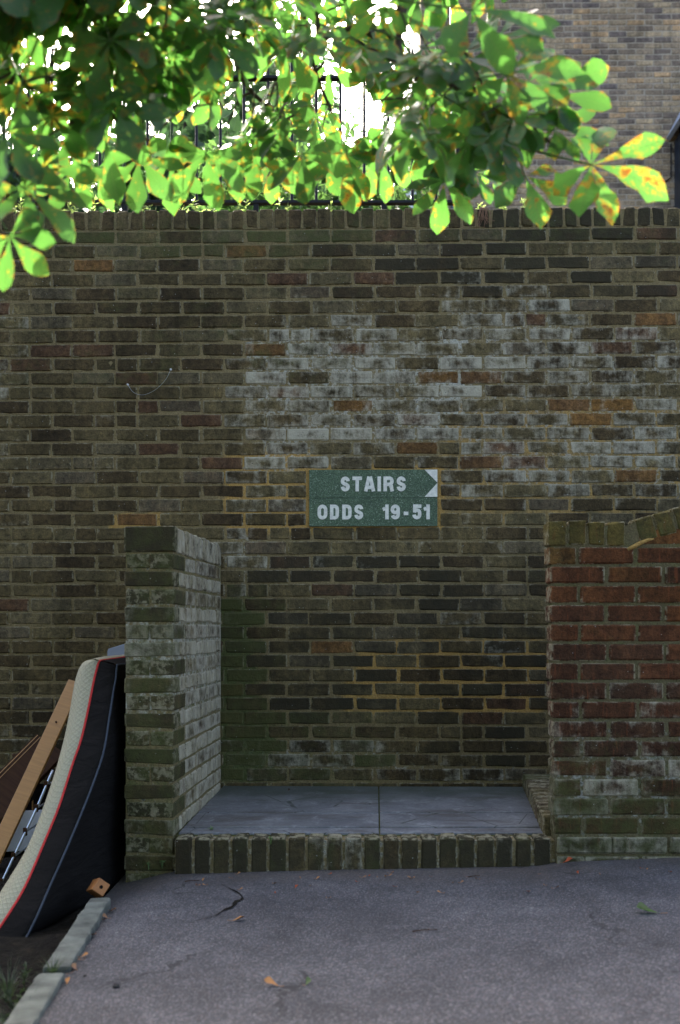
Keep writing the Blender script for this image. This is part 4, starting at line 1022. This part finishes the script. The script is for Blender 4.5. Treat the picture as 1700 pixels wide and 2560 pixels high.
for px, py, d, ang, s in HERO:
    o = P(px, py, d); a = Vector((math.cos(R(ang)), rnd.uniform(-0.35, 0.1), math.sin(R(ang)))); nrm = Vector((rnd.uniform(-0.3, 0.3), -1, rnd.uniform(0.15, 0.7)))
    put_leaf(o, a, nrm, s, -1)
    e = o - a.normalized() * 0.9 * s; c = min(LIMBS, key=lambda q_: (q_ - e).length)
    twigs.tube([tl(q_) for q_ in spline([c, lerp(c, e, 0.5) + Vector((0, 0, 0.03)), e], 4)], [0.004] * 4 + [0.0025] * 5, 5)
def xmax(py): return 1190 if py < 60 else 1150 if py < 120 else 1150 + (py - 120) * 1.3 if py < 260 else 1330
def ymax(px):
    ks = [(-300, 440), (0, 420), (90, 360), (180, 290), (300, 285), (900, 290), (1080, 360), (1300, 370), (1400, 330)]
    for (a, za), (b, zb) in zip(ks, ks[1:]):
        if a <= px <= b: return za + (zb - za) * (px - a) / (b - a)
    return 300
made = 0
while made < 66:
    px = rnd.uniform(-260, 1290); py = rnd.uniform(-420, 400); d = rnd.uniform(2.35, 3.5)
    if px > xmax(py) - 60 or py > ymax(px): continue
    if math.hypot(px - 500, py - 170) < 120 and rnd.random() < 0.75: continue
    if math.hypot(px - 940, py - 60) < 130 and rnd.random() < 0.75: continue
    if px > 350 and py < 200 and rnd.random() < 0.25: continue        # thinner where the sky shows
    if px < 360 and rnd.random() < (0.88 if py > 20 else 0.3): continue
    d = 2.25 + (d - 2.35) * 0.25 if px < 420 else 2.45 + (d - 2.35) * 0.7
    tip = P(px, py, d); c = min(LIMBS, key=lambda q_: (q_ - tip).length + rnd.uniform(0, 0.3))
    mid = lerp(c, tip, 0.5) + Vector((rnd.uniform(-0.06, 0.06), rnd.uniform(-0.06, 0.06), 0.05)); tw = spline([c, mid, tip], 5)
    twigs.tube([tl(q_) for q_ in tw], [0.0045 - 0.0025 * i / 10 for i in range(11)], 5); made += 1
    dirn = (tip - mid).normalized()
    for node, cnt in ((tw[-1], 2), (tw[7], 2), (tw[4], 1)):
        for k in range(cnt):
            s = rnd.uniform(0.10, 0.165); az = rnd.uniform(0, 2 * math.pi)
            a = (Vector((math.cos(az), math.sin(az) * 0.8, 0)) * 0.8 + dirn * 0.3 + Vector((0, 0, rnd.uniform(-1.1, -0.25)))).normalized(); o = node + a * 0.9 * s
            q0, q1 = pix(o); e0, e1 = pix(o + a * s)
            if q0 > xmax(q1) + 20 or q1 > ymax(q0) + 60 or e1 > ymax(e0) + 150 or e0 > xmax(e1) + 130 or o.y < 1.9: continue
            nrm = Vector((rnd.uniform(-0.5, 0.5), rnd.uniform(-0.8, 0.2), 1.0)) if rnd.random() < 0.6 else Vector((rnd.uniform(-0.4, 0.4), -1, rnd.uniform(0.0, 0.7)))
            inn = -100 < q0 < 1700 and -60 < q1 < 600
            put_leaf(o, a, nrm, s, (0 if inn else 50) + o.y)
# the dense shaded part towards the trunk and the rest of the crown above and behind the eye
extra = 0
while extra < 600:
    u = rnd.random()
    if u < 0.07:
        px, py, d = rnd.uniform(-260, 420), rnd.uniform(-300, -40), rnd.uniform(2.3, 2.6)
        if px > 380 - max(0, py) * 4: continue
        o = P(px, py, d)
    else:
        o = Vector((rnd.gauss(-1.2, 1.7), rnd.gauss(-0.8, 1.4), rnd.uniform(2.7, 5.8)))
        if o.y > 1.7 or o.x > 2.4 or o.y < -4.5: continue
        if o.y > 0.4 and pix(o)[1] > -60: continue
    az = rnd.uniform(0, 2 * math.pi); a = Vector((math.cos(az), math.sin(az), rnd.uniform(-1.0, -0.1)))
    put_leaf(o, a, Vector((rnd.uniform(-0.5, 0.5), rnd.uniform(-0.5, 0.5), 1)), rnd.uniform(0.15, 0.24), 500); extra += 1
placed.sort(key=lambda t: t[0]); cv, cf, cu = [], [], []
for i, (pr, o, fr, s, k) in enumerate(placed):
    me, vs, fs, luv = LEAVES[i % len(LEAVES)]
    if i < 300 and pr < 400:
        ob = bpy.data.objects.new('leaf', me); C.objects.link(ob); ob.parent = tree
        ob.location = tl(o); ob.rotation_euler = fr.to_euler(); ob.scale = (s, s, s)
    else:
        b = len(cv); lo = tl(o)
        for v, q_ in zip(vs, luv): cv.append(lo + fr @ (v * s)); cu += q_
        cf += [tuple(q_ + b for q_ in f) for f in fs]
cme = mesh('crown', cv, cf, True); cme.attributes.new('vein', 'FLOAT2', 'POINT').data.foreach_set('vector', cu)
cr = link('crown', cme, M['leaf_attr'], tree); cr['kind'] = 'stuff'
tw_o = twigs.build('twigs', M['bark'], tree); tw_o['kind'] = 'stuff'

# ------------------------------------------------------------------ planting behind the railing
M['shrub'] = leaf_mat('shrub_leaf', True, blotch=False, gcol=(0.06, 0.12, 0.03), tcol=(0.09, 0.18, 0.04))
M['treeleaf'] = leaf_mat('far_leaf', True, blotch=False, gcol=(0.03, 0.06, 0.03), tcol=(0.05, 0.11, 0.035))
def bushy(name, label, cat, c, rad, nleaf, size, mat, seed, group=None, trunk=0.05, base=3.05):
    r = random.Random(seed); o = thing(name, label, cat, (c[0], c[1], base), group=group); vs, fs = [], []
    lumps = [(Vector((r.gauss(0, 0.42) * rad[0], r.gauss(0, 0.42) * rad[1], r.uniform(-0.75, 0.8) * rad[2])), r.uniform(0.28, 0.5)) for _ in range(16)]
    cz = c[2] - base
    for i in range(nleaf):
        lc, lr = r.choice(lumps); d_ = Vector((r.gauss(0, 1), r.gauss(0, 1), r.gauss(0, 1))).normalized() * r.random() ** 0.5 * lr
        q_ = Vector((lc.x + d_.x * rad[0], lc.y + d_.y * rad[1], cz + lc.z + d_.z * rad[2]))
        a = Vector((r.gauss(0, 1), r.gauss(0, 1), r.gauss(-0.3, 0.8))).normalized(); n_ = Vector((r.gauss(0, 0.6), r.gauss(0, 0.6), 1)); f = frame_of(a, n_); s = size * r.uniform(0.6, 1.3); b = len(vs)
        for x_, y_, z_ in ((0, 0, 0), (0.5, -0.26, 0.06), (1, 0, -0.1), (0.5, 0.26, 0.06)): vs.append(q_ + f @ Vector((x_ * s, y_ * s, z_ * s)))
        fs.append((b, b + 1, b + 2, b + 3))
    cr_ = link('crown', mesh('crown', vs, fs), mat, o)
    mb = MB(); mb.tube(spline([(0, 0, -0.1), (0.03, 0, cz * 0.5), (0, 0.05, cz)], 5), [trunk * (1 - 0.06 * i) for i in range(11)], 8); mb.build('trunk', M['bark'], o, True)
    for k in range(5):
        lc = lumps[k][0]; mb = MB(); mb.tube([(0, 0.02, cz * 0.6), (lc.x * 0.5, lc.y * 0.5, cz + lc.z * 0.3), (lc.x, lc.y, cz + lc.z)], [trunk * 0.5, trunk * 0.3, trunk * 0.1], 6); mb.build('branch', M['bark'], o)
    return o
SH = [(540, 7.4, 'bright yellow-green shrub touching the railing left of its middle'), (690, 7.9, 'bright green shrub close behind the middle of the railing'), (840, 7.3, 'leafy green shrub near the end post of the railing'), (960, 8.2, 'low green shrub between the end post and the flats')]
for i, (px, d, lab) in enumerate(SH):
    q_ = P(px, 470, d); bushy('garden_shrub', lab, 'shrub', (q_.x, q_.y, q_.z - 0.25), (0.55, 0.5, 0.62), 2200, 0.085, M['shrub'], 200 + i, 'shrubs behind the railing', 0.03)
TT = [(-260, 15, 7.4, 2.6, 'dark rounded tree behind the left end of the railing'), (120, 18, 9.4, 2.8, 'tall dark tree standing between two darker trees'), (460, 16, 8.0, 2.5, 'bushy dark tree behind the bright shrubs'), (800, 20, 9.6, 2.7, 'dark tree next to the pale corner of the flats'), (-80, 11.5, 5.6, 1.6, 'low spreading dark tree nearest the railing'), (300, 12, 5.4, 1.5, 'low round tree between railing and tall trees')]
for i, (px, d, z_, r_, lab) in enumerate(TT):
    bushy('garden_tree', lab, 'tree', (P(px, 0, d).x, d, z_), (r_, r_ * 0.8, r_ * 0.95), 3300, 0.24, M['treeleaf'], 300 + i, 'trees behind the railing', 0.14)

# unseen trees added across the lane to keep sky light off the wall
for i, (x_, y_, lab) in enumerate(((-7.0, -4.6, 'unseen dark tree added for shade across the lane beyond the mattress'), (-4.2, -5.4, 'unseen broad dark tree added for shade across the lane opposite the mattress'), (-1.2, -6.0, 'unseen dense tree added for shade across the lane opposite the step'), (1.8, -5.8, 'unseen dense tree added for shade across the lane opposite the red parapet'))):
    bushy('added_shade_tree', lab, 'tree', (x_, y_, 3.6), (2.3, 1.5, 3.6), 7000, 0.30, M['treeleaf'], 400 + i, 'unseen trees added for shade across the lane', 0.16, -0.3)

# ------------------------------------------------------------------ small plants and litter
M['grass'] = leaf_mat('grass_blade', False, blotch=False, gcol=(0.045, 0.07, 0.03), tcol=(0.07, 0.11, 0.035))
M['sprig'] = leaf_mat('sprig_leaf', False, blotch=False, gcol=(0.12, 0.18, 0.07), tcol=(0.34, 0.46, 0.12))
M['straw'] = simple('dead_stem', (0.20, 0.11, 0.06), 0.8, 0.2, 0.3, 40, 0.2)
def blades(mb, o, n, h, spread, wd, r):
    for i in range(n):
        az = r.uniform(0, 6.28); l = h * r.uniform(0.5, 1.1); d_ = Vector((math.cos(az), math.sin(az), 0)); sd = Vector((-d_.y, d_.x, 0)) * wd; sp = spread * r.uniform(0.3, 1.2); b = Vector(o) + d_ * r.uniform(0, 0.012); pts = []
        for t in (0, 0.4, 0.75, 1):
            c_ = b + d_ * sp * t * t + Vector((0, 0, l * (t - 0.35 * t * t * sp / max(h, .01)))); k = 1 - t; pts += [c_ - sd * k, c_ + sd * k]
        q_ = len(mb.v); mb.v += pts; mb.f += [(q_ + 2 * j, q_ + 2 * j + 1, q_ + 2 * j + 3, q_ + 2 * j + 2) for j in range(3)]
def tuft(name, label, cat, o, n, h, sp, wd, seed, mat='grass', group=None):
    t = thing(name, label, cat, o, group=group); r = random.Random(seed); mb = MB(); blades(mb, (0, 0, -0.004), n, h, sp, wd, r); mb.build('blades', M[mat], t)
    mb = MB(); mb.tube([(0, 0, -0.02), (0.002, 0, 0.012)], [0.006, 0.003], 6); mb.build('root', M['straw'], t); return t
def sprig(name, label, o, h, seed, mat='sprig', group=None, nl=26, lean=0.3, ls=0.022):
    t = thing(name, label, 'plant', o, group=group); r = random.Random(seed)
    for k in range(r.randint(3, 5)):
        e = Vector((r.uniform(-lean, lean) * h, r.uniform(-lean, lean) * h, h * r.uniform(0.6, 1.05))); c = spline([(0, 0, -0.01), e * 0.5 + Vector((0, 0, 0.01)), e], 6)
        mb = MB(); mb.tube(c, 0.0016, 5); st = mb.build('stem', M[mat], t); lv = MB()
        for i in range(nl // 2):
            q_ = c[min(len(c) - 1, int(len(c) * (0.2 + 0.8 * r.random())))]; a = Vector((r.gauss(0, 1), r.gauss(0, 1), r.uniform(0, 0.9))).normalized(); f = frame_of(a, Vector((r.gauss(0, 0.5), r.gauss(0, 0.5), 1))); b = len(lv.v); s = ls * r.uniform(0.7, 1.4)
            lv.v += [q_ + f @ (Vector(w_) * s) for w_ in ((0, 0, 0), (0.5, -0.15, 0.03), (1, 0, 0), (0.5, 0.15, 0.03))]; lv.f.append((b, b + 1, b + 2, b + 3))
        lv.build('leaves', M[mat], st)
    return t
tuft('grass_tuft', 'green grass tuft growing in the gap between the edging stones', 'grass', (kerb_x(2.99) - 0.045, 2.985, gz(-0.83, 2.98) - 0.0), 60, 0.085, 0.07, 0.0018, 1)
for i, (px, py, d, lab) in enumerate(((20, 2400, 3.0, 'long thin weed blades on the soil below the mattress'), (60, 2470, 2.75, 'thin weed on the soil beside the open edging stone'), (8, 2500, 2.6, 'wispy weed clump on the soil at the foot of the edging'))):
    q_ = P(px, py, d); q_.z = -0.125; tuft('weed_clump', lab, 'weed', q_, 34, 0.16, 0.12, 0.0022, 20 + i)
for i, (px, d) in enumerate(((70, 2.75), (95, 2.95), (35, 2.9), (15, 2.7), (60, 3.1), (40, 2.5), (75, 2.6))):
    q_ = P(px, 2450, d); q_.z = -0.12; sprig('white_flowered_weed', 'low leafy weed on the dark soil beside the edging', q_, 0.06, 40 + i, 'grass', 'low weeds on the soil', 20, 0.8, 0.02)
wt = 3.2
for i, (px, h, lab) in enumerate(((1322, 0.085, 'grey-green feathery sprig growing on the wall top in front of the flats'), (1205, 0.05, 'small green sprig above the dead roots on the wall top'), (1262, 0.04, 'tiny sprig between the larger ones on the wall top'))):
    q_ = Vector((wx(px), 5.30, wt - 0.012)); sprig('wall_sprig', lab, q_, h, 60 + i)
for i, px in enumerate((60, 180, 252, 372, 450, 520, 610, 705, 830)):
    q_ = Vector((rx(px), 5.42, 3.17)); sprig('wall_weed', 'bright weed growing along the wall top below the railing', q_, 0.10 + 0.10 * random.Random(i).random(), 80 + i, 'sprig', 'weeds under the railing', 34, 0.5, 0.03)
dr_ = thing('dead_root_tuft', 'reddish dead root tuft hanging over the wall top', 'plant', (wx(1206), 5.232, 3.195)); r = random.Random(9)
mb = MB()
for k in range(22):
    x_ = r.uniform(-0.02, 0.03); mb.tube(spline([(x_ * 0.3, 0.03, 0.005), (x_ * 0.8, -0.008, 0.0), (x_ + r.uniform(-0.02, 0.02), -0.014, -r.uniform(0.03, 0.06)), (x_ * 1.6 + r.uniform(-0.015, 0.015), -0.012, -r.uniform(0.06, 0.11))], 4), 0.0011, 4)
mb.build('roots', M['straw'], dr_)
mb = MB(); mb.tube([(0, 0.03, -0.01), (0.0, 0.028, 0.02)], 0.004, 6); mb.build('crown', M['straw'], dr_)
for i, (px, py, y_) in enumerate(((372, 2162, 4.175), (405, 2158, 4.175), (677, 2098, 4.13), (527, 2075, 4.30))):
    q_ = P(px, py, y_); sprig('clover_sprig', 'tiny green seedling rooted at the foot of the brickwork', q_ - Vector((0, 0, 0.012)), 0.018, 100 + i, 'sprig', 'seedlings at the brick joints', 8, 0.8, 0.012)
# fallen leaves and twigs
M['dry'] = simple('dry_leaf', (0.36, 0.17, 0.06), 0.8, 0.2, 0.35, 30, 0.3); M['dry2'] = simple('red_dry_leaf', (0.28, 0.06, 0.02), 0.8, 0.2, 0.35, 30, 0.3)
def fallen(label, px, py, size, mat, seed, yaw, z=None, group=None, curl=0.5):
    d = F * (CZ - (gz(0.0, 3) if z is None else z)) / (py - HY)
    for _ in range(4):
        q_ = P(px, py, d)
        if z is None: d = F * (CZ - gz(q_.x, q_.y)) / (py - HY)
    q_ = P(px, py, d); q_.z = (gz(q_.x, q_.y) if z is None else z) + 0.003
    o = thing('fallen_leaf', label, 'leaf', q_, R(yaw), group); r = random.Random(seed); vs, fs = [], []
    leaflet(vs, fs, 0, 1, 0.30, -curl, r.uniform(-0.7, 0.7), r, 0.55)
    vs = [v * size for v in vs]; mz = min(v.z for v in vs); vs = [v - Vector((size * 0.5, 0, mz)) for v in vs]
    me = mesh('blade', vs, fs, True); link('blade', me, mat, o)
    mb = MB(); mb.tube([vs[1], vs[1] + Vector((-size * 0.3, size * 0.06, 0.004))], 0.0012, 5); mb.build('stalk', M['straw'], o); return o
fallen('curled orange-brown leaf lying on the open tarmac', 682, 2466, 0.045, M['dry'], 1, 160)
fallen('small dark green leaf on the tarmac beside the orange leaf', 770, 2462, 0.03, M['leaf'], 2, 60)
fallen('pale tan dry leaf on the tarmac near the crack', 594, 2303, 0.045, M['dry'], 3, 20, curl=0.3)
fallen('curled green leaf on the tarmac in front of the red parapet', 1622, 2284, 0.075, M['leaf'], 4, 170, curl=0.25)
fallen('rusty red leaf at the foot of the red parapet', 1418, 2158, 0.045, M['dry2'], 5, 15, z=0.034)
fallen('orange scrap of leaf in the tarmac crack', 601, 2226, 0.016, M['dry'], 6, 15)
rr = random.Random(90)
for i in range(40):
    px = rr.uniform(430, 1690); py = 2185 + abs(rr.gauss(0, 22)) - (18 if px > 1390 else 0)
    fallen('small brown leaf fragment swept against the foot of the step', px, py, rr.uniform(0.010, 0.024), M[rr.choice(('dry', 'dry2', 'straw'))], 200 + i, rr.uniform(0, 360), group='leaf fragments by the step')
for i in range(10):
    q_ = P(rr.uniform(190, 260), 0, 3.3); y_ = rr.uniform(2.9, 3.85); x_ = kerb_x(y_) + rr.uniform(0.0, 0.03); o = (x_, y_)
    pxx, pyy = 850 + x_ / y_ * F, HY + (CZ - gz(x_, y_)) / y_ * F
    fallen('dry leaf fragment lying along the concrete edging', pxx, pyy, rr.uniform(0.02, 0.035), M[rr.choice(('dry', 'straw'))], 300 + i, rr.uniform(0, 360), group='leaf fragments along the edging')
for i, (px, py, y_) in enumerate(((1300, 2040, 4.36), (1297, 2046, 4.33), (722, 1977, 5.08), (520, 2037, 4.38))):
    fallen('dark leaf fragment on the paving slabs', px, py, 0.018, M['darkwood'], 400 + i, 40 * i, z=fz(y_), group='fragments on the slabs')
def twig(label, px, py, L_, yaw, seed):
    d = F * CZ / (py - HY); q_ = P(px, py, d); q_.z = gz(q_.x, q_.y) + 0.004; o = thing('fallen_twig', label, 'twig', q_, R(yaw)); r = random.Random(seed)
    mb = MB(); mb.tube(spline([(-L_ / 2, 0, 0), (-L_ * 0.1, L_ * 0.04, 0.002), (L_ / 2, -L_ * 0.03, 0.003)], 4), [0.0022 - 0.00012 * i for i in range(9)], 6); st = mb.build('stem', M['darkwood'], o)
    mb = MB(); mb.tube([(L_ * 0.1, 0.005, 0.002), (L_ * 0.2, L_ * 0.12, 0.003)], 0.0011, 5); mb.build('side_shoot', M['darkwood'], o)
twig('thin dark twig lying on the open tarmac', 1062, 2325, 0.085, 8, 1); twig('short reddish twig below the step', 1185, 2192, 0.05, 15, 2); twig('thin twig at the foot of the wing wall', 480, 2188, 0.06, 2, 3)
M['stone_dark'] = simple('dark_stone', (0.03, 0.028, 0.026), 0.9, 0.2, 0.3, 40, 0.5)
def pebble(label, px, py, s, seed):
    d = F * (CZ + 0.03) / (py - HY); q_ = P(px, py, d); q_.z = gz(q_.x, q_.y); r = random.Random(seed); bm = bmesh.new(); bmesh.ops.create_icosphere(bm, subdivisions=2, radius=s)
    for v in bm.verts: v.co *= r.uniform(0.8, 1.15); v.co.z = max(v.co.z * 0.75, -s * 0.3)
    me = bpy.data.meshes.new('clod'); bm.to_mesh(me); bm.free(); o = link('clod', me, M['stone_dark'], None, q_ + Vector((0, 0, s * 0.28))); tag(o, label, 'stone')
pebble('dark clod of dirt lying on the tarmac right of the edging', 290, 2470, 0.011, 1); pebble('small dark pebble on the tarmac near the weeds', 212, 2432, 0.006, 2)
# crack in the tarmac, filled with dark dirt
ck = [(553, 2212), (572, 2222), (596, 2234), (606, 2248), (590, 2256), (582, 2268), (560, 2277), (540, 2290), (505, 2300), (470, 2312)]
mb = MB(); cw = [0.0015, 0.003, 0.003, 0.009, 0.007, 0.008, 0.003, 0.0025, 0.0015, 0.0006]; Lv, Rv = [], []
cpts = []
for px, py in ck:
    d = F * (CZ + 0.02) / (py - HY); q_ = P(px, py, d)
    for _ in range(3): d = F * (CZ - gz(q_.x, q_.y)) / (py - HY); q_ = P(px, py, d)
    cpts.append(q_)
cpts = spline(cpts, 4); r = random.Random(4)
for i, q_ in enumerate(cpts):
    t = (cpts[min(i + 1, len(cpts) - 1)] - cpts[max(0, i - 1)]).normalized(); nn = Vector((-t.y, t.x, 0)); w_ = cw[min(len(cw) - 1, i // 4)] * r.uniform(0.5, 1.4)
    for s_ in (-1, 1): v = q_ + nn * s_ * w_; v.z = gz(v.x, v.y) + 0.0035; mb.v.append(v)
mb.f = [(2 * i, 2 * i + 1, 2 * i + 3, 2 * i + 2) for i in range(len(cpts) - 1)]
ckm = mb.build('road_crack', M['soil']); tag(ckm, 'dark crack in the tarmac below the wing wall', 'crack', kind='structure')
# loose wire on the wall
wr = thing('loose_wire', 'thin pale wire sagging between two plugs on the brick wall', 'wire', (wx(322), D0 - 0.004, wz(962)), WR)
def wl(px, py): return Vector((wx(px) - wx(322), -0.004, wz(py) - wz(962)))
mb = MB(); mb.tube(spline([wl(320, 962), wl(335, 982), wl(360, 988), (wl(390, 975)), wl(415, 950), wl(428, 925)], 6), 0.0011, 5); mb.build('strand', M['chrome'], wr)
for px, py in ((320, 962), (428, 925)):
    mb = MB(); mb.tube([wl(px, py) + Vector((0, -0.004, 0)), wl(px, py) + Vector((0, 0.012, 0))], 0.005, 8); mb.build('plug', M['render_white'], wr)
